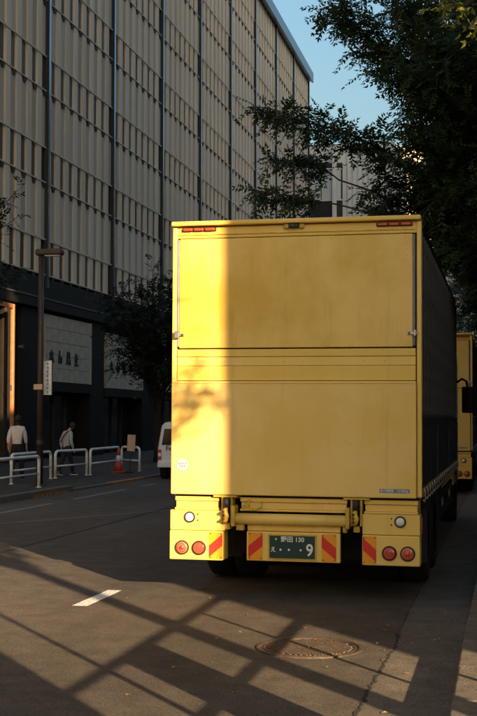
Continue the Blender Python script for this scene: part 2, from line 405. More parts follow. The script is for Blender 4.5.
# ------------------------------------------------------------------ office building on the left
def office():
    root = empty('office_building', (-17.5, 28.3, 0))
    tag(root, 'long office block of beige vertical concrete fins and narrow dark windows above black ground floor', 'building')
    L = 81.0; BAY = 8.1; MOD = BAY / 8; SH = 3.6; Z0 = 7.3; ZT = 32.5
    MB().box(-22, -.24, .05, L - .05, 7.3, ZT).build('wall', M['win'], root)
    slabs = [Z0 + SH * k for k in range(7)]
    # shared meshes
    fin = MB().box(-.27, .045, -.225, .225, Z0 - .02, ZT, .012, 1).mesh('fin', M['fin'])
    sp = MB().box(-.25, .01, -.19, .19, 0, SH - 1.46, .008, 1).mesh('spandrel_panel', M['spandrel'])
    wn = MB().box(-.27, -.045, -.25, .25, 0, 1.32).mesh('window', M['win'])
    br = MB().poly([(.0, -.16, -.017), (.0, .16, -.017), (.0, .05, -.22), (.0, -.05, -.22)], (.06, 0, 0)).mesh('bracket_shape', M['bracket_shape'])  # small dark wedge under the sill at each window
    seam = {}
    rest = {'spandrel_panel': MB(), 'window': MB(), 'bracket_shape': MB()}
    for m in range(80):
        yc = (m + .5) * MOD
        link('fin', fin, root, (rng.uniform(-.004, .004), yc - MOD * .25, 0))
        near = 8 <= m < 48
        for k, zs in enumerate(slabs):
            y2 = yc + MOD * .25
            if near:
                link('spandrel_panel', sp, root, (rng.uniform(-.008, .008), y2, zs + 1.40))
                link('window', wn, root, (0, y2, zs + .03))
                link('bracket_shape', br, root, (0, y2, zs))
            else:
                rest['spandrel_panel'].box(-.25, .01, y2 - .19, y2 + .19, zs + 1.40, zs + SH - .06)
                rest['window'].box(-.27, -.045, y2 - .25, y2 + .25, zs + .03, zs + 1.35)
                rest['bracket_shape'].box(.0, .075, y2 - .1, y2 + .1, zs - .24, zs - .02)
    for nm, key in (('spandrel_panel', 'spandrel'), ('window', 'win'), ('bracket_shape', 'bracket_shape')):
        o = rest[nm].build(nm, M[key], root); o['kind'] = 'stuff'
    rail = MB().box(.046, .075, .10, BAY - .10, -.035, .03).mesh('rail', M['rail_c'])
    sill = MB().box(-.2, .08, .10, BAY - .10, -.015, .03).mesh('sill', M['rail_c'])
    mul = MB().box(-.28, .13, -.09, .09, Z0 - .55, ZT + .02).mesh('mullion', M['bracket_shape']); mcap = MB().box(.133, .165, -.085, .085, Z0 - .5, ZT, .008, 1).mesh('mullion_cap', M['mullion'])
    for b in range(10):
        for zs in slabs:
            link('rail', rail, root, (0, b * BAY, zs + 1.38)); link('sill', sill, root, (0, b * BAY, zs))
    for b in range(11):
        mo = link('mullion', mul, root, (0, b * BAY + (.12 if b == 0 else -.12 if b == 10 else 0), 0)); link('mullion_cap', mcap, mo)
    rf = MB().box(-22.2, .315, -.4, L + .2, ZT + .06, ZT + .16).box(.32, .48, -.4, L + .2, ZT - .06, ZT + .80).box(-22.2, .315, L + .02, L + .2, ZT + .17, ZT + .79).build('roof', M['roofcap'], root)
    MB().box(-9, -8.2, 66, 67, ZT + .9, ZT + 2.6, .05).build('roof_vent', M['rail_c'], rf)
    # ground floor, set back behind the fins
    MB().box(-22, -.9, .2, L - .2, 0, 7.28).build('ground_floor_wall', M['black_stone'], root)
    MB().box(-.89, .05, .0, L, 5.98, Z0 - .12, .02, 1).build('fascia', M['black_stone'], root)
    MB().box(.055, .085, .0, L, 6.36, 6.41).build('fascia_trim', M['trim'], root)
    def pillar(y0, y1, m=M['black_stone'], x=-.15, nm='pillar', z1=5.97): return MB().box(-.89, x, y0, y1, .10, z1, .02, 1).build(nm, m, root)
    pillar(14.25, 16.38); pillar(22.02, 23.88); pillar(29.72, 32.08); pillar(39.4, 41.4); pillar(47.5, 49.6)
    pillar(13.25, 14.2, M['bronze'], -.32)
    # sign walls of pale stone tiles over the shop windows
    def signwall(y0, y1, z0, z1, marks):
        base = MB().box(-.885, -.15, y0, y1, z0, z1).build('sign_wall', M['sign_stone'], root)
        rows, cols = 5, 4
        hh, ww = (z1 - z0) / rows, (y1 - y0) / cols
        tile = MB().box(0, .05, .006, ww - .006, .006, hh - .006, .006, 1).mesh('tile', M['sign_stone'])
        for r_ in range(rows):
            for c_ in range(cols): link('tile', tile, base, (-.145 + rng.uniform(-.003, .003), y0 + c_ * ww, z0 + r_ * hh))
        MB().box(-.885, -.06, y1 + .003, y1 + .14, z0 - .003, z1).build('trim', M['sign_stone'], root)
        MB().box(-.885, -.12, y0 - .19, y1 + .19, z0 - .38, z0 - .006).build('lintel', M['black_stone'], root)
        if marks:
            # four brush-written characters standing proud of the stone, as separate brush strokes
            G = [[(0, .9, 0, .1, .07), (-.5, .62, .5, .66, .06), (-.1, .6, -.55, .05, .06), (.1, .5, .55, 0, .07), (-.3, .3, .35, .3, .05)],
                 [(-.1, .95, -.3, .6, .08), (-.3, .6, .1, .45, .08), (-.35, .45, -.4, .1, .07), (-.4, .08, .4, .05, .08), (.4, .05, .45, .4, .06), (.0, .35, .2, .25, .06)],
                 [(-.3, .95, .3, .95, .06), (-.35, .9, -.4, .5, .06), (.35, .9, .35, .5, .06), (-.35, .7, .35, .7, .05), (-.35, .5, .35, .5, .05), (-.45, .4, -.5, 0, .07), (.45, .4, .5, 0, .07), (-.1, .3, .1, .05, .06), (-.3, .2, .3, .2, .05)],
                 [(0, 1, 0, .05, .06), (-.35, .8, .35, .8, .05), (-.45, .55, .45, .55, .06), (-.3, .32, .3, .32, .05), (-.5, .05, .5, .05, .07), (-.3, .55, -.4, .3, .05)]]
            for gi, g in enumerate(G):
                b = MB(); yb = y0 + .62 + gi * .95; zb = z0 + .80 - gi * .02
                for (a0, b0, a1, b1, t) in g:
                    p = Vector((a0 * .40, b0 * .50)); q = Vector((a1 * .40, b1 * .50)); d = (q - p).normalized(); nn = Vector((-d.y, d.x)) * t * .75
                    pts = [p + nn, q + nn * .55 + d * .02, q - nn * .55 + d * .04, p - nn]
                    b.poly([(-.092, yb + v.x, zb + v.y) for v in pts], (.03 + .002 * len(b.bm.faces) / 30, 0, 0))
                b.build('sign_character', M['ink'], root)
    signwall(16.6, 21.8, 3.2, 5.85, True)
    signwall(24.1, 29.5, 3.1, 5.6, True)
    signwall(32.3, 38.6, 3.1, 5.6, False)
    # shop windows under the sign walls
    for y0, y1 in ((16.5, 21.9), (24.0, 29.6), (32.2, 39.3), (41.5, 47.4)):
        n = 4; ww = (y1 - y0) / n
        for i in range(n):
            g = MB().box(-.87, -.80, y0 + i * ww + .05, y0 + (i + 1) * ww - .05, .35, 2.68).build('shop_window', M['glass'], root)
            MB().box(-.86, -.70, y0 + i * ww - .05, y0 + i * ww + .045, .12, 2.70).build('frame', M['bronze'], g)
    # copper entrance frame with the dark doorway
    MB().box(-.88, -.60, 6.6, 12.6, .12, 5.6).build('entrance_door', M['door_dark'], root)
    cf = MB().box(.12, .24, 12.62, 12.76, .12, 5.86, .015, 2).build('entrance_frame', M['copper'], root)
    MB().box(.12, .24, 6.4, 12.615, 5.70, 5.86, .015, 2).build('lintel', M['copper'], cf)
    MB().box(.12, .24, 6.16, 6.395, .12, 5.86, .015, 2).build('jamb', M['copper'], cf)
    MB().box(.135, .22, 12.60, 12.617, 2.75, 2.95).build('door_plate', M['steel'], cf)
    for yy, zz in ((14.05, 4.4), (24.0, 3.9)):
        MB().tube((-.15, yy, zz), (.05, yy, zz), .05, .07, 10).build('wall_lamp', M['trim'], root)
    return root
office()

# upright sign clamped to the lamp post
ps = empty('projecting_sign', (-11.20, 28.16, 2.33)); tag(ps, 'narrow upright white sign with a column of black characters on the brown lamp pole', 'sign')
MB().box(0, .34, 0, .05, 0, .86, .01).build('sign_box', M['trim'], ps)
MB().box(.012, .328, -.008, -.002, .012, .848).build('sign_face', M['rail_white'], ps)
rs = random.Random(8)
for i in range(8):
    z = .78 - i * .10; b = MB()
    for k in range(rs.randint(2, 3)): zz = z - .03 + k * .028; b.box(.195 + rs.uniform(0, .015), .265 - rs.uniform(0, .015), -.011, -.0085, zz, zz + .010)
    xx = rs.uniform(.215, .24); b.box(xx, xx + .012, -.013, -.0112, z - .036, z + .036)
    if rs.random() < .6: b.box(.198, .207, -.0125, -.0112, z - .036, z + .01)
    b.build('character', M['ink'], ps)
for z in (.15, .65): MB().box(.05, .12, -.03, -.0085, z, z + .03).build('bracket_shape', M['steel'], ps)

# ------------------------------------------------------------------ far buildings at the end of the street
fb = empty('far_building', (-24, 118, 0)); tag(fb, 'pale building with wide grey window beyond the end of the finned block', 'building')
MB().box(0, 13.5, 0, 16, 0, 28.6).build('wall', M['far_white'], fb)
for k in range(4):
    z = 23.1 - k * 6.1
    gw = MB().box(4.9, 8.5, -.10, -.004, z - 1.9, z + 3.6).build('window', M['far_dark'], fb)
    MB().box(5.05, 6.35, -.16, -.105, z, z + 2.9).build('pane', M['far_grey'], gw)
    MB().box(6.45, 8.35, -.16, -.105, z, z + 2.9).build('pane', M['far_grey'], gw)
    MB().box(4.88, 8.5, -.24, -.165, z + 2.92, z + 3.08).build('frame', M['far_white'], gw)
    MB().box(4.88, 8.5, -.24, -.165, z - .16, z - .02).build('frame', M['far_white'], gw)
MB().box(7.55, 7.95, -.55, -.25, 0, 28.4).build('downpipe', M['far_white'], fb)
for i in range(9): MB().box(9.0 + i * .52, 9.34 + i * .52, -.16, -.004, 0, 28.2).build('fin', M['far_white'], fb)
pb = empty('far_tower', (-19, 165, 0)); tag(pb, 'sunlit peach coloured tower seen through the leaves', 'building')
MB().box(0, 14, 0, 14, 0, 38.5).build('wall', M['far_peach'], pb)
for k in range(9):
    for i in range(5):
        MB().box(1.2 + i * 2.6, 2.7 + i * 2.6, -.08, -.004, 3 + k * 3.8, 4.7 + k * 3.8).build('window', M['far_dark'], pb)

# ------------------------------------------------------------------ buildings along the right kerb and behind (out of view; several added to shape sun and sky light)
def tower(name, x0, x1, y0, y1, h, label, floors=True, z0=0):
    t = empty(name, (x0, y0, 0)); tag(t, label, 'building')
    MB().box(0, x1 - x0, 0, y1 - y0, z0, h).build('wall', M['tower_wall'], t)
    if floors:
        nz = int((h - z0 - 2) / 3.6); b = []
        ny = max(1, int((y1 - y0) / 14))
        wm = MB().box(-.06, -.004, .8, (y1 - y0) / ny - .8, 0, 1.5).mesh('window', M['far_dark'])
        for k in range(nz):
            for i in range(ny): link('window', wm, t, (0, i * (y1 - y0) / ny, z0 + 1.8 + k * 3.6))
    MB().box(-.1, x1 - x0 + .1, -.1, y1 - y0 + .1, h + .002, h + .5).build('parapet', M['tower_wall'], t)
    return t
tower('pencil_building', 6, 9.55, 1.17, 8.0, 44, 'slim grey pencil building on the street corner')  # unseen corner building; its depth is cut to let a sun slit pass
tower('slit_low_block', 6.3, 9.4, 8.15, 13.0, 12.2, 'low grey block added out of view to cut the sun slit from below')  # added out of view to stop the low rays of the sun slit
tower('facade_shade_block', 42, 62, -23, 60, 62, 'long tall grey block added out of view to shade the finned facade')  # added far back, sized to shade the facade yet leave sky open
tower('low_row', 6, 20, 21.2, 93, 7.5, 'low grey row of shops along the right pavement')
tw = tower('slit_edge_block', 6, 10, 13.1, 21, 44, 'slim grey block added out of view to edge the sun slit')  # added out of view to bound the other side of the slit
MB().box(0, 3.9, -1.2, -.004, 17.2, 43.9).build('slit_top_block', M['tower_wall'], tw)  # added overhang that closes the sun slit at the top
tower('sky_block_left', -40, -18, -12, 26, 31, 'grey block added out of view beside the finned office building to block sky')  # added out of view to cut sky light on the ground
tower('sky_block_back', -40, -11.8, -46, -20, 13, 'grey block added behind the camera on the left to block sky light')  # added behind the camera to block sky; height set by truck brightness
tower('sky_block_back_right', 6.2, 14, -46, -17, 11, 'grey block added behind the camera on the right to block sky light')  # added behind the camera to block sky while leaving the sun gap
tower('grey_tower', 6, 24, 94, 240, 31, 'lower grey block further along the street')

# ------------------------------------------------------------------ street furniture beside the camera that throws the ground shadows
SX = .634 / math.tan(R(SUN_EL))
pr = empty('pedestrian_railing', (.05, 4.0, .15)); tag(pr, 'tall white pipe railing along the near kerb', 'railing')
z1, z2 = (.05 + 2.81) / SX - .15, (.05 + 1.8) / SX - .15
for z in (z1, z2): MB().tube((0, 0, z), (0, 5.0, z), .032, n=12).build('rail', M['rail_white'], pr, True)
for y in (.06, 3.557): MB().tube((0, y, 0), (0, y, z1), .022, n=12).build('post', M['rail_white'], pr, True)
MB().tube((0, 4.94, 0), (0, 4.94, z1), .03, n=12).build('post', M['rail_white'], pr, True)
nb = empty('notice_board', (.05, 5.19, .15)); tag(nb, 'plain notice board hung on the tall kerb railing', 'board')
MB().box(.034, .06, 0, .74, .18, z1 + .02, .006).build('panel', M['cabinet'], nb)
MB().box(.062, .075, .03, .71, .22, z1 - .02).build('face', M['sign_stone'], nb)
sp = empty('thin_sign_post', (.12, (3.15 - .12 * .773) / .634, .15)); tag(sp, 'thin steel sign post standing behind the kerb railing', 'post')
MB().tube((0, 0, 0), (0, 0, 3.8), .03, n=10).build('post', M['steel'], sp, True)
MB().tube((.16, -.02, 3.75), (.16, -.035, 3.75), .24, n=28).build('sign_disc', M['far_white'], sp)
cb = empty('shadow_box', (.32, 1.9, .15)); tag(cb, 'tall green grey box added out of view to cast a shadow on the road', 'cabinet')  # unseen box added to cast the wide dark shadow on the near road
MB().box(0, .68, 0, 1.1, 0, 2.6, .02).build('body', M['cabinet'], cb)
MB().box(-.012, -.002, .06, .53, .2, 2.4).build('door', M['cabinet'], cb); MB().box(-.012, -.002, .57, 1.04, .2, 2.4).build('door', M['cabinet'], cb)

# ------------------------------------------------------------------ trucks
def make_truck():
    t = empty('box_truck', (-2.072, 11.9, 0))
    Y, Y2, YD, BK = M['yellow'], M['yellow2'], M['yellow_dirty'], M['black']
    W = 1.245; LEN = 8.7
    def p(name, m, *boxes, parent=t, smooth=False):
        b = MB()
        for q in boxes: b.box(*q)
        return b.build(name, m, parent, smooth)
    # body
    p('cargo_box', YD, (-W + .03, W - .03, .10, LEN, 1.02, 3.70))
    p('roof_lip', Y, (-W - .005, W + .01, -.06, .22, 3.722, 3.768, .012, 2))
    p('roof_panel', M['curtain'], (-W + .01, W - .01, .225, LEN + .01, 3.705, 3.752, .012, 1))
    p('header_beam', Y, (-W + .04, W - .03, .002, .10, 3.60, 3.715, .008, 2))
    p('header_groove', YD, (-W + .055, W - .045, -.008, -.001, 3.632, 3.640))
    for s, x0, x1 in ((-1, -W, -1.197), (1, 1.212, 1.258)):
        p('corner_post', Y2, (x0, x1, -.012, .10, 1.03, 3.715, .010, 2))
    # upper door and its seals
    p('upper_door', M['yellow_door'], (-1.172, 1.172, -.010, .05, 2.487, 3.592, .007, 2))
    for x in (-1.183, 1.184):
        p('door_seal', M['grey_strip'], (x - .010, x + .010, -.016, .03, 2.50, 3.585, .004, 1))
        p('seal_gap', M['chassis'], (x + (.0115 if x > 0 else -.0125), x + (.0255 if x > 0 else -.0115), .0, .04, 2.50, 3.585))
    p('seam_gap', M['gap'], (-1.19, 1.20, .03, .08, 2.466, 2.486))
    for x0, x1 in ((-1.207, -1.115), (1.118, 1.222)):
        s = 1 if x0 > 0 else -1; xm = (x0 + x1) / 2
        lt = p('latch', M['steel'], (x0, x1, -.03, -.017, 2.605, 2.635, .005, 1))
        p('latch_pin', M['steel'], (xm + s * .012, xm + s * .04, -.052, -.031, 2.59, 2.652, .006, 1), parent=lt)
        b = MB(); b.tube((xm - s * .03, -.042, 2.62), (xm - s * .03, -.031, 2.62), .009, n=10); b.build('bolt', M['chassis'], lt)
    # middle rails of the rear
    p('middle_rail', Y, (-1.19, 1.20, -.004, .08, 2.400, 2.4745, .006, 2))
    p('middle_rail', Y2, (-1.19, 1.20, .004, .08, 2.310, 2.397, .004, 1))
    p('middle_rail', Y, (-1.19, 1.20, -.006, .08, 2.160, 2.307, .006, 2))
    # lower gate (tail lift platform)
    lg = p('lower_gate', M['yellow_gate'], (-1.238, 1.208, -.045, .08, 1.022, 2.154, .012, 3))
    p('gate_edge', Y2, (-1.225, 1.195, -.052, -.046, 2.132, 2.146), parent=lg)
    # rivets
    def rivets(parent, pts, yy, r=.006):
        b = MB()
        for x, z in pts: b.tube((x, yy, z), (x, yy - .006, z), r, r * .6, 8)
        o = b.build('rivet', Y2, parent); o['kind'] = 'stuff'
    rivets(t, [(x, 2.515) for x in np.linspace(-1.1, 1.1, 9)] + [(x, 3.565) for x in np.linspace(-1.1, 1.1, 7)] + [(-1.15, z) for z in (2.75, 3.4)] + [(1.12, z) for z in (3.38, 3.44)], -.011)
    rivets(t, [(x, 2.352) for x in np.linspace(-1.1, 1.1, 12)], .003)
    rivets(lg, [(.43, 1.82), (.43, 1.42), (-.64, 1.82), (-.64, 1.42), (.43, 1.09), (-.5, 1.09), (.5, 1.09)], -.046, .007)
    # marker lamps and camera
    for xs in ((-1.142, -.797), (.826, 1.166)):
        ml = p('marker_lamp', M['chassis'], (xs[0] - .006, xs[1] + .006, -.018, .001, 3.668, 3.704, .008, 2))
        w3 = (xs[1] - xs[0]) / 3
        for i in range(3): p('lens', M['orange_lamp'], (xs[0] + i * w3 + .006, xs[0] + (i + 1) * w3 - .008, -.036, -.0185, 3.672, 3.700, .010, 2), parent=ml)
    rc = p('rear_camera', M['chassis'], (-.045, .05, -.055, .001, 3.676, 3.716, .008, 2))
    b = MB(); b.tube((0, -.075, 3.694), (0, -.056, 3.694), .014, n=14); b.build('camera_lens', M['glass'], rc)
    p('bracket_shape', YD, (-.10, -.05, -.03, .001, 3.672, 3.718, .006, 1), parent=rc); p('bracket_shape', YD, (.055, .105, -.03, .001, 3.672, 3.718, .006, 1), parent=rc)
    # stickers
    sk = MB(); sk.tube((-1.118, -.0465, 1.316), (-1.118, -.045, 1.316), .063, n=36); sk = sk.build('round_sticker', M['sticker'], t); sk['label'] = 'round cream sticker with two rows of small brown characters'
    ring(.058, .062, 0, .001, 36).build('sticker_rim', M['sticker_txt'], sk).matrix_local = Matrix.Translation((-1.118, -.0467, 1.316)) @ Matrix.Rotation(R(90), 4, 'X')
    for row, n in ((1.329, 4), (1.302, 3)):
        for i in range(n):
            x = -1.118 + (i - (n - 1) / 2) * .024; b = MB()
            for dz in (-.008, 0, .008): b.box(x - .009, x + .009, -.0485, -.047, row + dz - .002, row + dz + .002)
            b.box(x - .002, x + .002, -.0492, -.0486, row - .0105, row + .0105)
            b.build('character', M['sticker_txt'], sk)
    ls = p('load_sticker', M['blue_sticker'], (.853, 1.146, -.0465, -.045, 1.072, 1.112)); ls['label'] = 'blue grey strip sticker stating the maximum load'
    text('lettering', '最大積載量', .034, M['plate_txt'], ls, (.925, -.0475, 1.092), sx=.78)
    text('lettering', '12100kg', .036, M['plate_txt'], ls, (1.075, -.0475, 1.092), sx=.92)
    # sill beams under the gate
    for x0, x1 in ((-1.205, -.755), (-.535, .535), (.70, 1.222)):
        p('sill_beam', Y2, (x0, x1, .01, .12, .955, .998, .006, 1), (x0 + .01, x1 - .01, .03, .12, .890, .952), (x0, x1, .0, .12, .865, .888, .005, 1))
        p('sill_gap', M['gap'], (x0 - .003, x1 + .003, .05, .12, .999, 1.02))
    p('gate_lip', YD, (-.80, -.56, -.03, .05, 1.0, 1.018)); p('gate_lip', YD, (.50, .76, -.03, .05, 1.0, 1.018))
    # hinge arms either side
    for s in (-1, 1):
        x = s * .645 - .02
        hb = MB(); hb.box(x - .055, x - .032, -.02, .12, .74, 1.0, .006, 1); hb.box(x + .035, x + .058, -.02, .12, .74, 1.0, .006, 1)
        h = hb.build('hinge_bracket', YD, t)
        b = MB(); b.tube((x, -.03, .995), (x, -.035, .90), .030, n=14); b.build('hinge_cylinder', M['chassis'], h, True)
        b = MB(); b.path([(x, -.03, .90), (x - .012, -.055, .86), (x + .012, -.06, .82), (x - .01, -.05, .78), (x - .012, -.03, .75)], [.018, .03, .022, .032, .018], 10); b.build('hinge_link', YD, h, True)
        for zz in (.86, .785):
            b = MB(); b.tube((x - .02, -.095, zz), (x - .02, -.05, zz), .013, n=10); b.build('hinge_bolt', M['chassis'], h)
        ub = MB(); ub.box(x - .03, x + .03, .0, .1, .68, .74, .006, 1); ub.build('hinge_foot', YD, h)
        # small handle rods beside the hinge
        xx = -s * 1.0 * .42 if s < 0 else .62
    b = MB(); b.path([(-.50, -.02, .92), (-.46, -.04, .885), (-.36, -.045, .885), (-.31, -.04, .91), (-.31, -.02, .95)], .010, 8); b.path([(-.44, -.03, .89), (-.44, -.03, .98)], .012, 8)
    b.build('lift_handle', YD, t, True)
    # roller tube
    b = MB(); b.tube((-.60, -.01, .79), (.555, -.01, .79), .056, n=24); rt = b.build('roller_tube', Y2, t, True)
    for x in (-.60, .535):
        p('tube_bracket', YD, (x - .01, x + .03, -.075, .10, .715, .92, .012, 2), parent=rt)
        p('tube_foot', YD, (x - .04 if x > 0 else x + .035, x + .0 if x > 0 else x + .11, -.03, .06, .675, .734, .006, 1), parent=rt)
    p('under_panel', Y2, (-.462, .466, .02, .10, .672, .735, .005, 1))
    # side bumper blocks
    for s in (-1, 1):
        x0, x1 = (-1.252, -.687) if s < 0 else (.683, 1.240)
        ub = p('upper_bumper', Y2, (x0, x1, .0, .20, .664, .862, .008, 2))
        bl = p('bumper_block', Y2, (x0, x1 - (.016 if s < 0 else 0), -.015, .22, .370, .660, .010, 2))
        xc = s * 1.050
        b = MB(); b.tube((xc, -.012, .793), (xc, .002, .793), .055, .058, 28); rg = b.build('reverse_lamp', M['chassis'], ub)
        b = MB(); b.tube((xc, -.024, .793), (xc, -.0125, .793), .036, .044, 28); b.build('lens', M['white_lens'], rg, True)
        for dz in (.03, -.03):
            b = MB(); b.tube((xc - s * .085, -.006, .793 + dz), (xc - s * .085, .001, .793 + dz), .008, n=8); b.build('bolt', M['chassis'], ub)
        for k, xl in enumerate((s * 1.122, s * .947)):
            b = MB(); b.tube((xl, -.030, .490), (xl, -.014, .490), .070, .073, 32); ll = b.build('tail_lamp', M['chassis'], bl)
            b = MB(); b.tube((xl, -.040, .490), (xl, -.0305, .490), .052, .062, 32); b.build('lens', M['lens_ring'] if (k == 0) else M['red_lens'], ll, True)
            if k == 0:
                b = MB(); b.tube((xl, -.050, .490), (xl, -.0405, .490), .020, .026, 20); b.build('lens_core', M['red_core'], ll, True)
                b = MB()
                for a in range(14):
                    q = 2 * math.pi * a / 14; b.tube((xl + .041 * math.cos(q), -.045, .490 + .041 * math.sin(q)), (xl + .041 * math.cos(q), -.0403, .490 + .041 * math.sin(q)), .0065, n=6)
                o = b.build('lens_dot', M['red_lens'], ll); o['kind'] = 'stuff'
            else:
                b = MB()
                for rr, n in ((0, 1), (.016, 6), (.031, 12), (.046, 18)):
                    for a in range(n):
                        q = 2 * math.pi * a / n; b.tube((xl + rr * math.cos(q), -.046, .490 + rr * math.sin(q)), (xl + rr * math.cos(q), -.0403, .490 + rr * math.sin(q)), .0058, .004, 6)
                o = b.build('lens_dot', M['white_lens'] if False else M['lens_ring'], ll); o['kind'] = 'stuff'
        chev(t, bl, *(((-.842, -.706) if s < 0 else (.690, .820))), .387, .650, s, -.016)
        p('side_reflector', M['red_lens'], ((x0 - .008, x0 - .001, .03, .09, .68, .84) if s < 0 else (x1 + .012, x1 + .019, .03, .09, .68, .84)))
    # centre plate with number plate
    cp = p('centre_plate', Y2, (-.462, .468, -.012, .06, .380, .668, .008, 2))
    chev(t, cp, -.443, -.300, .392, .658, -1, -.013); chev(t, cp, .288, .430, .392, .658, 1, -.013)
    p('plate_frame', YD, (-.245, .238, -.022, -.0125, .398, .412), (-.245, .238, -.022, -.0125, .633, .645), (-.245, -.23, -.022, -.0125, .4125, .6325), (.222, .238, -.022, -.0125, .4125, .6325), parent=cp)
    npl = p('number_plate', M['plate'], (-.228, .220, -.026, -.0125, .414, .631)); npl['label'] = 'green commercial number plate with white characters'
    text('lettering', '野田 130', .062, M['plate_txt'], npl, (.0, -.0275, .596), sx=1.0, off=.001)
    text('lettering', 'え', .056, M['plate_txt'], npl, (-.192, -.0275, .495), off=.001)
    text('lettering', '9', .165, M['plate_txt'], npl, (.170, -.0275, .493), sx=.9, off=.003)
    b = MB()
    for x, z, r in ((-.118, .497, .011), (-.035, .497, .011), (.082, .497, .011), (-.165, .600, .009)): b.tube((x, -.0285, z), (x, -.0262, z), r, n=12)
    o = b.build('plate_dot', M['plate_txt'], npl); o['kind'] = 'stuff'
    # mud flaps and undercarriage
    for s in (-1, 1):
        p('mud_flap', BK, (s * .98 - .27, s * .98 + .27, .95, .965, .30, .85))
        p('chassis_rail', M['chassis'], (s * .42 - .04, s * .42 + .04, .12, LEN + 2.2, .72, .98))
    p('dark_backing', M['gap'], (-.68, .68, .45, .52, .40, .88))  # dark panel filling the openings between the bumper parts
    p('floor_frame', YD, (-W + .03, W - .03, .12, LEN, .985, 1.03))
    tyre = MB(); rim = MB()
    bm = tyre.bm
    prof = [(.30, -.13), (.47, -.14), (.50, -.11), (.505, 0), (.50, .11), (.47, .14), (.30, .13)]
    n = 32; rr = [[bm.verts.new((xx, r * math.cos(2 * math.pi * k / n), r * math.sin(2 * math.pi * k / n))) for k in range(n)] for r, xx in prof]
    for i in range(len(prof) - 1):
        for k in range(n): bm.faces.new((rr[i][k], rr[i][(k + 1) % n], rr[i + 1][(k + 1) % n], rr[i + 1][k]))
    tyre = tyre.mesh('tyre', M['tyre'], True)
    rim.tube((-.1, 0, 0), (.02, 0, 0), .30, .24, 24); rim.tube((.021, 0, 0), (.09, 0, 0), .11, .08, 16); rim = rim.mesh('rim', M['steel'])
    for yy, duals in ((1.75, True), (3.05, True), (8.9 + .85, False)):
        b = MB(); b.tube((-.95, yy, .52), (.95, yy, .52), .09, n=12); b.build('axle', M['chassis'], t)
        for s in (-1, 1):
            for k, x in enumerate(((1.07, .76) if duals else (1.05,))):
                wroot = link('wheel', tyre, t, (s * x, yy, .505)); wroot.rotation_euler[2] = 0 if s > 0 else math.pi
                if k == 0: link('rim', rim, wroot)
    p('wheel_arch', M['chassis'], (.92, 1.22, 1.15, 3.65, 1.03 - .055, .984)); p('wheel_arch', M['chassis'], (-1.22, -.92, 1.15, 3.65, 1.03 - .055, .984))
    for s in (-1, 1):
        for k in range(2): p('side_guard', M['chassis'], (s * 1.17 - .015, s * 1.17 + .015, 4.0, 8.3, .45 + k * .25, .55 + k * .25))
        for y in (4.05, 6.1, 8.2): p('guard_post', YD, (s * 1.14 - .015, s * 1.14 + .012, y, y + .06, .44, .98))
        for y in (.35, .75): p('outrigger', YD, (s * 1.16 - .03, s * 1.16 + .03, y, y + .06, .45, .98))
        b = MB(); b.path([(s * 1.18, .3, .9), (s * 1.2, .5, .8), (s * 1.17, .65, .6), (s * 1.18, .85, .85)], .018, 8); b.build('air_hose', M['chassis'], t, True)
        p('tool_box', M['chassis'], (s * .95 - .2, s * .95 + .2, 4.4, 5.6, .5, .94, .02, 1))
        # dark side: upper curtain with ribs, lower gates, rail and hooks
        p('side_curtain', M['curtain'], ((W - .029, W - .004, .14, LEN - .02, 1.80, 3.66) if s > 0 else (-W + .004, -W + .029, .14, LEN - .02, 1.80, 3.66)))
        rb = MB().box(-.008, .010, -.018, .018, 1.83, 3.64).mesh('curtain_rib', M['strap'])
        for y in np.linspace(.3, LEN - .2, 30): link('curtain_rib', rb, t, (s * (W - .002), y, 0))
        p('side_rail', M['chassis'], ((W - .006, W + .012, .12, LEN, 1.745, 1.80) if s > 0 else (-W - .012, -W + .006, .12, LEN, 1.745, 1.80)))
        for i in range(3):
            y0 = .14 + i * 2.83
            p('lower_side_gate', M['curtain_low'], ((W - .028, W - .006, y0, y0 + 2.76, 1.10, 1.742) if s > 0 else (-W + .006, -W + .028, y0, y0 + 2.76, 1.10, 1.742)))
            p('gate_post', M['chassis'], ((W - .028, W + .012, y0 + 2.765, y0 + 2.825, 1.06, 1.742) if s > 0 else (-W - .012, -W + .028, y0 + 2.765, y0 + 2.825, 1.06, 1.742)))
        p('hook_rail', YD, ((W - .028, W + .006, .12, LEN, 1.035, 1.095) if s > 0 else (-W - .006, -W + .028, .12, LEN, 1.035, 1.095)))
        hk = MB(); hk.path([(0, 0, .03), (.012, 0, .0), (.016, .012, -.06), (.006, .02, -.105), (-.006, .0, -.08)], .009, 6); hk = hk.mesh('side_hook', M['steel'], True)
        for y in np.arange(.25, LEN - .1, .43): link('side_hook', hk, t, (s * (W + .014), y, 1.075))
    # cab
    cab = MB(); prof = [(LEN + .12, .62), (LEN + 2.15, .62), (LEN + 2.2, 1.5), (LEN + 2.05, 2.75), (LEN + 1.7, 2.95), (LEN + .12, 2.95)]
    cab.poly([(-1.18, y, z) for y, z in prof], (2.36, 0, 0))
    bmesh.ops.bevel(cab.bm, geom=cab.bm.edges[:], offset=.05, segments=2, affect='EDGES')
    cb_ = cab.build('cab', Y2, t)
    for s in (-1, 1):
        b = MB(); b.poly([(s * 1.182, LEN + .65, 1.75), (s * 1.182, LEN + 2.0, 1.7), (s * 1.182, LEN + 1.9, 2.6), (s * 1.182, LEN + .7, 2.6)], (s * .006, 0, 0)); b.build('side_window', M['glass'], cb_)
        b = MB(); b.path([(s * 1.16, LEN + 1.85, 2.42), (s * 1.26, LEN + 1.95, 2.50), (s * 1.34, LEN + 1.98, 2.46), (s * 1.37, LEN + 1.98, 2.3), (s * 1.36, LEN + 1.98, 2.0)], .022, 8)
        ma = b.build('mirror_arm', M['black'], t, True)
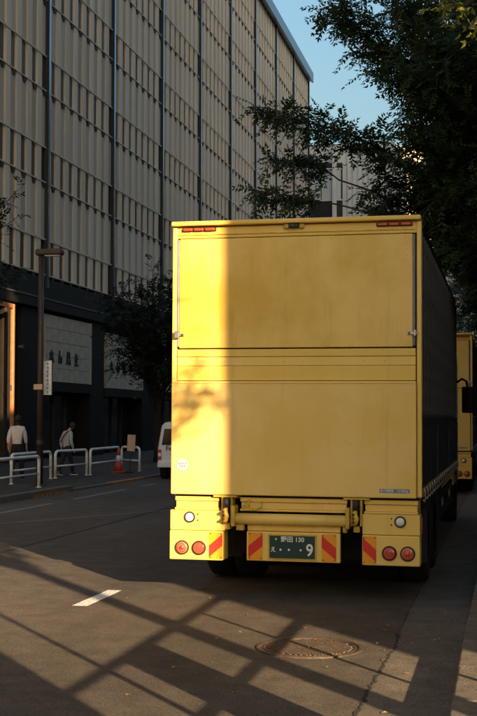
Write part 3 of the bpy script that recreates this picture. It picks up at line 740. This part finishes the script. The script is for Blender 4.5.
        p('mirror', M['black'], (s * 1.37 - .11, s * 1.37 + .11, LEN + 1.90, LEN + 1.99, 1.88, 2.36, .03, 2), parent=ma)
        p('mirror_glass', M['glass'], (s * 1.37 - .08, s * 1.37 + .08, LEN + 1.893, LEN + 1.899, 1.92, 2.32), parent=ma)
    b = MB(); b.poly([(-1.08, LEN + 2.205, 1.62), (1.08, LEN + 2.205, 1.62), (1.02, LEN + 2.085, 2.62), (-1.02, LEN + 2.085, 2.62)], (0, .008, 0)); b.build('windscreen', M['glass'], cb_)
    return t
def chev(t, parent, x0, x1, z0, z1, s, y):
    o = MB().box(x0, x1, y - .004, y - .0005, z0, z1).build('chevron_board', M['chev_orange'], parent)
    h = z1 - z0; w = x1 - x0
    # one wide red band rising towards the outside edge (left) or falling (right)
    a, b = z0 + h * .06, z0 + h * .50; c, d = z0 + h * .50, z0 + h * .94
    if s < 0: pts = [(x0, a), (x1, c), (x1, d), (x0, b)]
    else: pts = [(x0, c), (x1, a), (x1, b), (x0, d)]
    MB().poly([(q[0], y - .0042, q[1]) for q in pts], (0, -.0012, 0)).build('red_band', M['chev_red'], o)
    bb = MB()
    for x in (x0 + .014, x1 - .014):
        for z in (z0 + .014, z1 - .014): bb.tube((x, y - .010, z), (x, y - .0045, z), .006, n=8)
    q = bb.build('screw', M['chassis'], o); q['kind'] = 'stuff'
truck = make_truck()
truck.rotation_euler[1] = R(.33)
tag(truck, 'big yellow box truck seen from behind with chevron boards on its bumper', 'truck', 'yellow trucks parked along the kerb')
t2 = copy_tree(truck); t2.location = (-2.05, 28.9, 0)
t2['label'] = 'yellow truck parked ahead of the big truck, only its rear edge showing'

# ------------------------------------------------------------------ left pavement: guard rails, lamp post, cone, board, van
def guard(p0, p1, label, z=.118, h=.74):
    p0 = Vector((*p0, z)); p1 = Vector((*p1, z)); d = (p1 - p0).normalized(); u = Vector((0, 0, 1)); r = .13
    g = empty('guard_rail', p0); tag(g, label, 'railing', 'white pipe guard rails on the left pavement')
    q = p1 - p0; pts = [Vector((0, 0, 0)), u * (h - r)]
    for k in range(1, 5): a = math.pi / 2 * k / 5; pts.append(u * (h - r + r * math.sin(a)) + d * (r - r * math.cos(a)))
    pts.append(u * h + d * r); pts.append(q + u * h - d * r)
    for k in range(1, 5): a = math.pi / 2 * k / 5; pts.append(q + u * (h - r + r * math.cos(a)) - d * (r - r * math.sin(a)))
    pts += [q + u * (h - r), q]
    MB().path(pts, .038, 12).build('hoop', M['rail_white'], g, True)
    MB().tube(u * .33 + d * .03, q + u * .33 - d * .03, .024, n=10).build('middle_rail', M['rail_white'], g, True)
    for e in (Vector((0, 0, 0)), q): MB().tube(e + u * .0, e + u * .015, .06, n=14).build('base_collar', M['rail_white'], g)
guard((-10.86, 27.35), (-10.86, 23.6), 'white guard rail at the kerb edge in front of the brown lamp pole', .13)
guard((-12.15, 28.75), (-12.15, 31.45), 'white guard rail the man in the white shirt walks behind')
guard((-12.13, 31.75), (-11.86, 33.55), 'white guard rail the stooping walker in grey is behind')
guard((-11.83, 33.78), (-11.93, 36.75), 'white guard rail between the grey walker and the traffic cone')
guard((-11.93, 37.05), (-11.15, 36.42), 'short white guard rail hoop right behind the traffic cone')

lp = empty('lamp_post', (-11.12, 28.05, .13)); tag(lp, 'tall brown street lamp post with flat lamp head beside the guard rail', 'street lamp')
MB().tube((0, 0, 0), (0, 0, 5.72), .085, .065, 16).build('pole', M['pole'], lp, True)
MB().box(-.14, .14, -.14, .14, 0, .03, .006, 1).build('base_plate', M['pole'], lp)
MB().box(-.12, .56, -.14, .14, 5.62, 5.78, .05, 3).build('lamp_head', M['pole'], lp)
MB().box(.12, .50, -.09, .09, 5.605, 5.618).build('lamp_glass', M['white_lens'], lp)
MB().box(-.13, .10, -.13, -.07, 2.33, 2.47, .02, 2).build('pole_box', M['board'], lp)
MB().tube((0, 0, 1.0), (0, 0, 1.12), .095, n=14).build('collar', M['pole'], lp)

cn = empty('traffic_cone', (-11.55, 35.55, .115)); tag(cn, 'red traffic cone with pale band by the short rail hoop', 'traffic cone')
MB().box(-.19, .19, -.19, .19, 0, .04, .01, 1).build('base', M['cone'], cn)
MB().tube((0, 0, .04), (0, 0, .34), .135, .09, 20).build('cone_body', M['cone'], cn, True)
MB().tube((0, 0, .3405), (0, 0, .52), .094, .065, 20).build('cone_band', M['cone_band'], cn, True)
MB().tube((0, 0, .5205), (0, 0, .72), .061, .03, 20).build('cone_tip', M['cone'], cn, True)
bs = empty('board_on_stick', (-11.25, 35.75, .10)); tag(bs, 'peach coloured placard on a thin stick beside the traffic cone', 'placard')
MB().tube((0, 0, 0), (.03, 0, 1.0), .018, n=8).build('stick', M['bronze'], bs)
o = MB().box(-.125, .125, -.028, -.01, .66, 1.16, .004, 1).build('placard', M['board'], bs); o.rotation_euler[1] = R(3)
MB().tube((0, 0, 0), (0, 0, .03), .11, n=14).build('foot', M['chassis'], bs)

def van():
    v = empty('delivery_van', (-9.17, 34.1, 0)); tag(v, 'white delivery van with lettering on its tailgate, half hidden by the yellow truck', 'van')
    b = MB(); bm = b.bm
    # cross sections (y, half width, bottom, shoulder, roof half width, roof height)
    secs = [(0.0, .70, .40, .86, .58, 1.58), (.07, .74, .34, .90, .60, 1.64), (.5, .745, .32, .92, .61, 1.67), (2.4, .745, .32, .92, .61, 1.67), (2.9, .745, .32, .92, .58, 1.58), (3.35, .72, .32, .90, .62, .98), (3.55, .66, .38, .78, .60, .82)]
    rings = []
    for y, hw, zb, zs, rw, zr in secs:
        pr_ = [(-hw + .04, zb), (-hw, zb + .08), (-hw, zs), (-rw - .02, zr - .09), (-rw + .08, zr), (rw - .08, zr), (rw + .02, zr - .09), (hw, zs), (hw, zb + .08), (hw - .04, zb)]
        rings.append([bm.verts.new((x, y, z)) for x, z in pr_])
    for i in range(len(rings) - 1):
        for k in range(10): bm.faces.new((rings[i][k], rings[i][(k + 1) % 10], rings[i + 1][(k + 1) % 10], rings[i + 1][k]))
    bm.faces.new(rings[0][::-1]); bm.faces.new(rings[-1])
    body = b.build('body', M['van_white'], v)
    body.data.shade_smooth(); body.data.set_sharp_from_angle(angle=R(35))
    MB().poly([(-.60, -.004, .99), (.60, -.004, .99), (.52, -.004, 1.46), (-.52, -.004, 1.46)], (0, -.008, 0)).build('rear_window', M['glass'], body)
    MB().poly([(-.56, -.0125, 1.02), (.56, -.0125, 1.02), (.54, -.0125, 1.06), (-.54, -.0125, 1.06)], (0, -.006, 0)).build('wiper_strip', M['black'], body)
    MB().poly([(-.745, .35, .96), (-.745, 2.3, .96), (-.64, 2.3, 1.50), (-.64, .35, 1.50)], (-.006, 0, 0)).build('side_window', M['glass'], body)
    MB().poly([(.745, .35, .96), (.745, 2.3, .96), (.64, 2.3, 1.50), (.64, .35, 1.50)], (.006, 0, 0)).build('side_window', M['glass'], body)
    MB().box(-.72, .72, -.06, .05, .34, .52, .03, 2).build('bumper', M['van_white'], v)
    for s in (-1, 1):
        tl = MB().box(s * .66 - .05, s * .66 + .05, -.025, -.004, .56, .86, .01, 1).build('tail_lamp', M['red_lens'], v)
        MB().box(s * .66 - .045, s * .66 + .045, -.035, -.0255, .66, .76, .006, 1).build('white_lens', M['white_lens'], tl)
    MB().box(-.18, .18, -.02, -.004, .60, .76).build('number_plate', M['plate_txt'], v)
    text('lettering', 'Fed', .20, M['purple'], v, (-.335, -.006, .885), off=.004, ext=.003)
    text('lettering', 'Ex', .20, M['letter_orange'], v, (-.05, -.006, .885), off=.004, ext=.003)
    MB().box(-.36, -.20, -.03, -.005, .70, .735, .008, 1).build('handle', M['steel'], v)
    n = 24
    for yy in (.55, 2.75):
        for s in (-1, 1):
            wl = MB().tube((s * .73, yy, .29), (s * .55, yy, .29), .29, n=n).build('wheel', M['tyre'], v)
            MB().tube((s * .736, yy, .29), (s * .731, yy, .29), .18, n=n).build('rim', M['steel'], wl)
van()

# ------------------------------------------------------------------ people
def skin(name, verts, edges, m, parent, sub=2, root=0):
    """verts: (x, y, z, rx, ry)"""
    me = bpy.data.meshes.new(name); me.from_pydata([v[:3] for v in verts], edges, [])
    o = link(name, me, parent)
    md = o.modifiers.new('Skin', 'SKIN'); md.use_smooth_shade = True
    sv = me.skin_vertices[0].data if me.skin_vertices else None
    if sv is None:
        bpy.context.view_layer.objects.active = o
        bm = bmesh.new(); bm.from_mesh(me); bm.verts.layers.skin.verify(); bm.to_mesh(me); bm.free()
        sv = me.skin_vertices[0].data
    for i, v in enumerate(verts): sv[i].radius = (v[3], v[4] if len(v) > 4 else v[3]); sv[i].use_root = (i == root)
    s = o.modifiers.new('Subdivision', 'SUBSURF'); s.levels = sub; s.render_levels = sub
    me.materials.append(m)
    return o
def hand(V, E, wrist, d, side, r=.009):
    """palm and five curled fingers grown from the wrist vertex; d = direction of the hand"""
    d = Vector(d).normalized(); W = Vector(V[wrist][:3]); s = Vector(side).normalized(); k = d.cross(s).normalized()
    base = len(V); palm = W + d * .055
    V.append((*palm, .026, .016)); E.append((wrist, base))
    for i, (o, L) in enumerate(((-.028, .062), (-.010, .074), (.010, .070), (.028, .056))):
        a = palm + d * .035 + s * o; b = a + d * L * .55 + k * .012; c = b + d * L * .4 + k * .028
        n = len(V); V += [(*a, r), (*b, r * .9), (*c, r * .75)]; E += [(base, n), (n, n + 1), (n + 1, n + 2)]
    a = W + d * .035 - s * .034; b = a + d * .035 - s * .016 + k * .012; n = len(V)
    V += [(*a, r * 1.1), (*b, r)]; E += [(wrist, n), (n, n + 1)]
def person(loc, rz, label, lean, head_drop, top_mat, height, step, arm_swing, strap=False, sleeve=1.0):
    k = height / 1.70
    root = empty('person', loc, rz); tag(root, label, 'person'); root.scale = (k, k, k)
    # faces +Y locally; lean bends the upper body forward
    def up(x, y, z, piv=.95):
        dz = z - piv
        if dz <= 0: return (x, y, z)
        a = lean * min(1, dz / .35); return (x, y + dz * math.sin(a), piv + dz * math.cos(a))
    V = []; E = []
    def v(p, r, r2=None): V.append((*p, r, r2 if r2 else r)); return len(V) - 1
    pel = v((0, 0, .93), .145, .10); wst = v(up(0, 0, 1.08), .125, .09); che = v(up(0, .0, 1.28), .155, .105); nek = v(up(0, -.01, 1.43), .075, .065)
    nk2 = v(up(0, .01 + head_drop * .5, 1.50), .05, .05)
    h1 = Vector(up(0, .03 + head_drop, 1.58)); h2 = Vector(up(0, .03 + head_drop * 1.4, 1.67 - head_drop * .3))
    hd = v(h1, .078, .088); ht = v(h2, .062, .075)
    E += [(pel, wst), (wst, che), (che, nek), (nek, nk2), (nk2, hd), (hd, ht)]
    nose = v(h1 + Vector((0, .085, -.01)), .014); E.append((hd, nose))
    for s in (-1, 1):
        er = v(h1 + Vector((s * .078, -.005, .0)), .016, .022); E.append((hd, er))
    arms = {}
    for s in (-1, 1):
        sw = arm_swing * s
        sh = v(up(s * .17, -.01, 1.39), .060); el = Vector(up(s * .215, -.03 + sw * .35, 1.12)); wr = el + Vector((s * .0, .06 + sw * .25, -.235))
        e = v(el, .045); wv = v(wr, .028, .024); E += [(che, sh), (sh, e), (e, wv)]; arms[s] = (sh, e, wv)
        hand(V, E, wv, (0, .25, -1), (0, 1, .2))
    legs = {}
    for s in (-1, 1):
        st = step * s
        hp = v((s * .095, 0, .86), .098); kn = v((s * .10, st * .5 + .02, .49), .062); an = v((s * .095, st - (.06 if st < 0 else 0), .09 + (.03 if st < 0 else 0)), .040)
        toe = v((s * .10, st + .12, .035), .036, .026); hl = v((s * .095, st - .05 - (.03 if st < 0 else 0), .045 + (.03 if st < 0 else 0)), .036)
        E += [(pel, hp), (hp, kn), (kn, an), (an, toe), (an, hl)]; legs[s] = (hp, kn, an, toe, hl)
    cov = {pel, wst, che, *[i for s in (-1, 1) for i in arms[s][:2]], *[i for s in (-1, 1) for i in legs[s]]}
    skin('body', [(*q[:3], q[3] * .78, q[4] * .78) if i in cov else q for i, q in enumerate(V)], E, M['skin'], root)
    def sub(name, idx, edges, grow, m, extra=None):
        mp = {i: n for n, i in enumerate(idx)}
        vv = [(*V[i][:3], V[i][3] + grow, V[i][4] + grow) for i in idx]
        return skin(name, vv, [(mp[a], mp[b]) for a, b in edges], m, root)
    cl = [pel, wst, che, nek]
    hem = v((0, -.005, .86 if strap else .96), .145, .112)
    idx = cl[1:] + [hem] + [i for s in (-1, 1) for i in arms[s]]
    # sleeves stop before the wrist
    save = {}
    for s in (-1, 1):
        wv = arms[s][2]; e = arms[s][1]; save[wv] = V[wv]
        q = Vector(V[e][:3]).lerp(Vector(V[wv][:3]), sleeve); V[wv] = (*q, .034, .032)
    sub('shirt' if not strap else 'jacket', idx, [(hem, wst), (wst, che), (che, nek)] + [e for s in (-1, 1) for e in ((che, arms[s][0]), (arms[s][0], arms[s][1]), (arms[s][1], arms[s][2]))], .014, top_mat)
    for q, val in save.items(): V[q] = val
    tv, te = [], []
    for s in (-1, 1):
        n0 = len(tv); hp, kn, an = (V[q] for q in legs[s][:3])
        tv += [(s * .045, 0, .99, .105, .112), (s * .058, -.012, .84, .122, .126), (hp[0], hp[1] * .5 + kn[1] * .4, .66, .096, .1), (*kn[:3], .078, .08), (an[0], an[1], an[2] - .02, .066, .07)]
        te += [(n0 + q, n0 + q + 1) for q in range(4)]
    to = skin('trousers', tv, te, M['trouser'], root)
    to.data.skin_vertices[0].data[5].use_root = True
    for s in (-1, 1):
        i = legs[s]
        sh_ = sub('shoe', [i[2], i[3], i[4]], [(i[2], i[3]), (i[2], i[4])], .012, M['shoe'])
        if strap:
            a = Vector(V[i[3]][:3]); b_ = Vector(V[i[4]][:3]); mid = (a + b_) / 2
            so = MB().box(-.05, .05, -.14, .14, -.012, .022, .01, 1).build('sole', M['sole'], sh_, loc=(mid.x, mid.y, min(a.z, b_.z) - .03)); so.rotation_euler[0] = math.atan2(a.z - b_.z, (a - b_).y)
    # hair
    hm = MB(); hc = h1.lerp(h2, .55)
    bmesh.ops.create_uvsphere(hm.bm, u_segments=20, v_segments=14, radius=1.0, matrix=Matrix.Translation(hc + Vector((0, -.018, .012))) @ Matrix.Diagonal((.096, .108, .122, 1)))
    bmesh.ops.create_uvsphere(hm.bm, u_segments=14, v_segments=10, radius=1.0, matrix=Matrix.Translation(h1 + Vector((0, -.05, -.045))) @ Matrix.Diagonal((.078, .06, .075, 1)))
    hm.build('hair', M['hair'], root, True)
    if strap:
        pts = [up(-.17, -.125, 1.08), up(-.07, -.15, 1.22), up(.05, -.145, 1.36), up(.13, -.07, 1.45), up(.15, .05, 1.42)]
        MB().path(pts, .016, 6).build('bag_strap', M['trouser'], root, True)
    return root
person((-13.0, 31.15, .118), R(8), 'person in white shirt and dark trousers walking away past the copper entrance', .03, 0, M['shirt'], 1.68, .17, .25, sleeve=.62)
person((-12.5, 33.6, .118), R(-32), 'stooping person in grey jacket with dark shoulder strap and dark trousers behind guard rail', .14, .11, M['jacket'], 1.5, .20, .12, strap=True, sleeve=.95)

# ------------------------------------------------------------------ trees
def fronds(P, D, nrng, L=.34, n=5, ll=.105, lw=.036, droop=.25):
    """pinnate fronds at points P growing along D: leaflets in pairs, each one folded rhombus"""
    N = len(P); P = np.asarray(P, float); D = np.asarray(D, float)
    D = D / np.linalg.norm(D, axis=1)[:, None]
    up = np.tile(np.array([0, 0, 1.0]), (N, 1)) + nrng.normal(0, .35, (N, 3))
    Sd = np.cross(D, up); Sd /= np.linalg.norm(Sd, axis=1)[:, None]; U = np.cross(Sd, D)
    Ls = L * nrng.uniform(.65, 1.25, N)
    Vs = []
    for i in range(n):
        t = (i + 1) / n
        c = P + D * (Ls * t)[:, None] - np.array([0, 0, 1]) * (droop * Ls * t * t)[:, None]
        sides = (-1, 1) if i < n - 1 else (-1, 1, 0)
        for s in sides:
            if s == 0: a = D.copy()
            else: a = Sd * s * .85 + D * .55
            a = a - np.array([0, 0, 1]) * nrng.uniform(.05, .55, N)[:, None] + nrng.normal(0, .16, (N, 3))
            a /= np.linalg.norm(a, axis=1)[:, None]
            b = np.cross(a, U); b /= (np.linalg.norm(b, axis=1)[:, None] + 1e-6)
            sc = nrng.uniform(.7, 1.2, N)[:, None] * (1 - .25 * abs(t - .5))
            nn = np.cross(a, b)
            v0 = c; v2 = c + a * ll * sc; m_ = c + a * ll * sc * .45 + nn * .012
            v1 = m_ + b * lw * sc * .5; v3 = m_ - b * lw * sc * .5
            Vs.append(np.stack([v0, v1, v2, v3], 1))
    A = np.concatenate(Vs, 0)
    return A
def leaves_obj(name, A, m, parent):
    n = len(A); me = bpy.data.meshes.new(name)
    me.vertices.add(n * 4); me.vertices.foreach_set('co', A.reshape(-1).astype(np.float32))
    tri = np.arange(n)[:, None] * 4 + np.array([0, 1, 2, 0, 2, 3])
    me.loops.add(n * 6); me.polygons.add(n * 2)
    me.loops.foreach_set('vertex_index', tri.reshape(-1).astype(np.int32))
    me.polygons.foreach_set('loop_start', (np.arange(n * 2) * 3).astype(np.int32))
    me.update(calc_edges=True); me.materials.append(m)
    return link(name, me, parent)
def curve(a, b, sag, k=8, r=None, jit=.0):
    a, b = Vector(a), Vector(b); out = []
    for i in range(k + 1):
        t = i / k; p = a.lerp(b, t); p.z += sag * 4 * t * (1 - t)
        if r and 0 < i < k: p += Vector((r.uniform(-jit, jit), r.uniform(-jit, jit), r.uniform(-jit, jit)))
        out.append(p)
    return out
def tree(name, loc, label, trunk_r, trunk_h, limbs, leaf_m, seed, group=None, side=1.0, dens0=1.0, frond=None, keep=None, twig=(.5, 1.3)):
    """limbs: list of (start height, end xyz local, radius)"""
    r = random.Random(seed); nr = np.random.default_rng(seed)
    t = empty(name, loc); tag(t, label, 'tree', group)
    tm = MB()
    tp = [Vector((r.uniform(-.04, .04), r.uniform(-.04, .04), trunk_h * k / 7)) for k in range(8)]; tp[0] = Vector((0, 0, -.05))
    tm.path(tp, [trunk_r * (1.25 if k == 0 else 1.0 - .055 * k) for k in range(8)], 12)
    FP, FD = [], []
    for sh, end, lr, *dn in limbs:
        density = dn[0] if dn else dens0; tws = dn[1] if len(dn) > 1 else twig
        k = min(7, max(0, int(sh / trunk_h * 7))); a = tp[k]
        pts = curve(a, end, .10 * (Vector(end) - a).length, 9, r, .10)
        tm.path(pts, [lr * (1 - .085 * i) for i in range(len(pts))], 7)
        ln = (Vector(end) - a).length; ns = max(3, int(ln * 3.2 * density))
        for q in range(ns):
            u = .28 + .72 * (q + r.random()) / ns
            if dn and end[0] < -4.7 and end[2] < 6.0 and .63 < u < .83: continue
            i = min(len(pts) - 2, int(u * (len(pts) - 1))); p = pts[i].lerp(pts[i + 1], u * (len(pts) - 1) - i)
            d = (pts[i + 1] - pts[i]).normalized()
            o = Vector((r.gauss(0, 1), r.gauss(0, 1), r.gauss(-.08, .28) if tws[1] < .6 else r.gauss(.1, .65))).normalized()
            td = (d * .75 + o * side).normalized(); tl = r.uniform(*tws) * (1.15 - .35 * u)
            tw_ = curve(p, p + td * tl, -.04, 4, r, .05)
            tm.path(tw_, [.018, .014, .011, .008, .005], 4)
            nf = max(3, int(tl * 9 * density))
            for f_ in range(nf):
                w = (f_ + r.random()) / nf; j = min(3, int(w * 4)); pp = tw_[j].lerp(tw_[j + 1], w * 4 - j)
                dd = (td * .6 + Vector((r.gauss(0, .7), r.gauss(0, .7), r.gauss(-.05, .5)))).normalized()
                FP.append(pp); FD.append(dd)
    tm.build('trunk', M['bark_dark'] if leaf_m is M['leaf_left'] else M['bark'], t, True)
    A = fronds(FP, FD, nr, **(frond or {}))
    if keep is not None: A = A[keep(A + np.array(loc))]
    leaves_obj('crown', A, leaf_m, t)
    return t
rt_ = random.Random(11)
# big kerb-side tree arching over the truck
L1 = []
base = Vector((1.3, 19.2, .15))
def lim(h, X, Yy, Z, rad): L1.append((h, (X - base.x, Yy - base.y, Z - base.z), rad * (.55 if X < -1.3 else .8), 2.9 if X < -2.5 else 1.9 if X < -1.3 else 3.3, (.18, .55) if X < -2.5 else (.4, 1.1)))
lim(3.2, -3.6, 18.6, 6.65, .07); lim(3.0, -3.6, 19.2, 5.95, .06); lim(2.8, -3.7, 18.4, 5.3, .06); lim(3.6, -2.75, 19.0, 8.3, .08)
lim(3.6, -1.6, 18.0, 7.6, .07); lim(3.8, -1.7, 20.8, 8.9, .08); lim(3.8, -.2, 18.2, 9.3, .08)
lim(2.6, -.9, 17.4, 5.6, .06); lim(2.2, .2, 16.6, 5.0, .06); lim(3.4, -1.2, 17.2, 6.6, .06); lim(3.0, -.6, 20.8, 7.2, .06)
lim(2.4, -.3, 18.8, 4.6, .05); lim(2.4, .2, 20.6, 5.6, .05); lim(3.8, .6, 17.4, 8.2, .06); lim(3.8, 1.6, 19.4, 9.8, .07); lim(3.4, 3.6, 18.2, 7.4, .07); lim(3.2, 3.4, 21, 6.6, .07)
lim(2.2, -.5, 21.6, 4.4, .05); lim(3.0, -.2, 16.4, 6.9, .06); lim(3.6, -.9, 19.6, 8.6, .06); lim(2.0, .1, 22.0, 4.0, .05); lim(2.8, -1.25, 19.0, 5.5, .05); lim(3.0, -.9, 20.2, 6.2, .05); lim(2.6, -.9, 18.6, 4.9, .05); lim(2.9, -.2, 19.5, 6.0, .05); lim(3.5, -1.25, 19.4, 7.3, .05); lim(2.4, -.4, 17.6, 4.3, .05); lim(2.8, -1.95, 19.3, 5.75, .05); lim(3.2, -2.1, 19.0, 7.75, .05); lim(3.4, -1.9, 18.4, 8.2, .05); lim(2.7, -1.7, 18.8, 5.0, .05)
tree('street_tree', base, 'large dark leafy tree spreading its branches over the big truck', .19, 4.6, L1, M['leaf'], 3, 'trees along the right kerb', frond=dict(L=.30, n=6, ll=.098, lw=.036))
def round_tree(name, loc, label, tr, th, cz, rx, rz, n, leafm, seed, group, density=1.0, frond=None, keep=None):
    r = random.Random(seed); lb = []
    for i in range(n):
        a = i * 2.39996 + r.uniform(-.3, .3); e = -.55 + 1.5 * (i + .5) / n; rr = r.uniform(.75, 1.1)
        lb.append((th * r.uniform(.62, 1), (rx * rr * math.cos(a) * math.cos(e), rx * rr * math.sin(a) * math.cos(e), cz + rz * rr * math.sin(e)), .05))
    return tree(name, loc, label, tr, th, lb, leafm, seed, group, dens0=density, frond=frond, keep=keep)
big = dict(L=.42, n=5, ll=.15, lw=.06)
round_tree('street_tree', (1.6, 27.5, .15), 'dark tree on the right pavement beside the second yellow truck', .18, 4.2, 5.6, 3.2, 3.0, 26, M['leaf'], 21, 'trees along the right kerb', 1.0, big)
round_tree('street_tree', (1.2, 38, .15), 'dark tree on the right pavement beyond the second yellow truck', .18, 4.2, 5.6, 3.4, 3.2, 24, M['leaf'], 22, 'trees along the right kerb', .9, big)
round_tree('street_tree', (.9, 52, .15), 'farthest dark tree in the row on the right pavement', .18, 4.2, 6.0, 3.8, 3.8, 24, M['leaf'], 23, 'trees along the right kerb', .8, dict(L=.5, n=5, ll=.2, lw=.08))
# left pavement trees
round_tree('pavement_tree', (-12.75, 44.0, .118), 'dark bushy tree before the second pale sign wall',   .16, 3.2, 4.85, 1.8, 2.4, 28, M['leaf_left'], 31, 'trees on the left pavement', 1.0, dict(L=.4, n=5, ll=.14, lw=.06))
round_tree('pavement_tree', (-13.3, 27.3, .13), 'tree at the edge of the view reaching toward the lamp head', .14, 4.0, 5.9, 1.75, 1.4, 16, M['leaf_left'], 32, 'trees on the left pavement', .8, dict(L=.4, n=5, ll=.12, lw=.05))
# near tree: its trunk throws the long diagonal shadow; leaves that would shade the lit strip of the truck or road are pruned away
sd = np.array(SUN_DIR)
def keep(A):
    c = A.mean(1)
    tY = (c[:, 1] - 11.9) / sd[1]; q = c - sd * tY[:, None]            # where the shadow meets the truck's rear plane
    strip = (q[:, 0] > -3.42) & (q[:, 0] < -2.6) & (q[:, 2] > .2) & (q[:, 2] < 3.9) & ~((q[:, 2] > 1.85) & (q[:, 2] < 2.42))
    g = c - sd * (c[:, 2] / sd[2])[:, None]
    road = (g[:, 0] > -6.6) & (g[:, 0] < 0) & (q[:, 2] < .3)
    depth = c @ np.array([-.214, .976, .048]); near = depth > 3.0
    sc = c @ np.array([SUN_H.x * 0 + .773, .634, 0]); blk = (c[:, 0] > .8) & (sc > 4.1) & (sc < 4.97) & (c[:, 2] > 4.3)
    return ~(strip | road | blk) & (near | (c[:, 0] > .6))
NL = []
nb0 = Vector((2.5, 3.78, .15))
for X, Yy, Z, rad in ((-.16, 7.2, 4.12, .03), (-.3, 7.5, 4.7, .04), (.5, 7.0, 4.9, .05), (2.9, 4.75, 4.75, .03), (2.3, 5.45, 4.45, .03), (3.6, 2.4, 5.8, .05), (4.0, 1.5, 6.0, .05), (2.6, 3.0, 7.2, .05), (1.4, 2.2, 6.2, .05), (-.22, 7.7, 4.42, .03), (2.65, 5.1, 4.6, .03), (3.15, 4.3, 4.9, .03), (2.75, 4.95, 4.7, .03), (2.45, 5.3, 4.55, .02)):
    NL.append((3.9, (X - nb0.x, Yy - nb0.y, Z - nb0.z), rad))
tree('street_tree', nb0, 'nearest tree on the right pavement with sunlit yellow green leaves', .135, 4.7, NL, M['leaf_near'], 41, 'trees along the right kerb', dens0=1.1, keep=keep, twig=(.3, .7), frond=dict(L=.22, n=6, ll=.062, lw=.025))
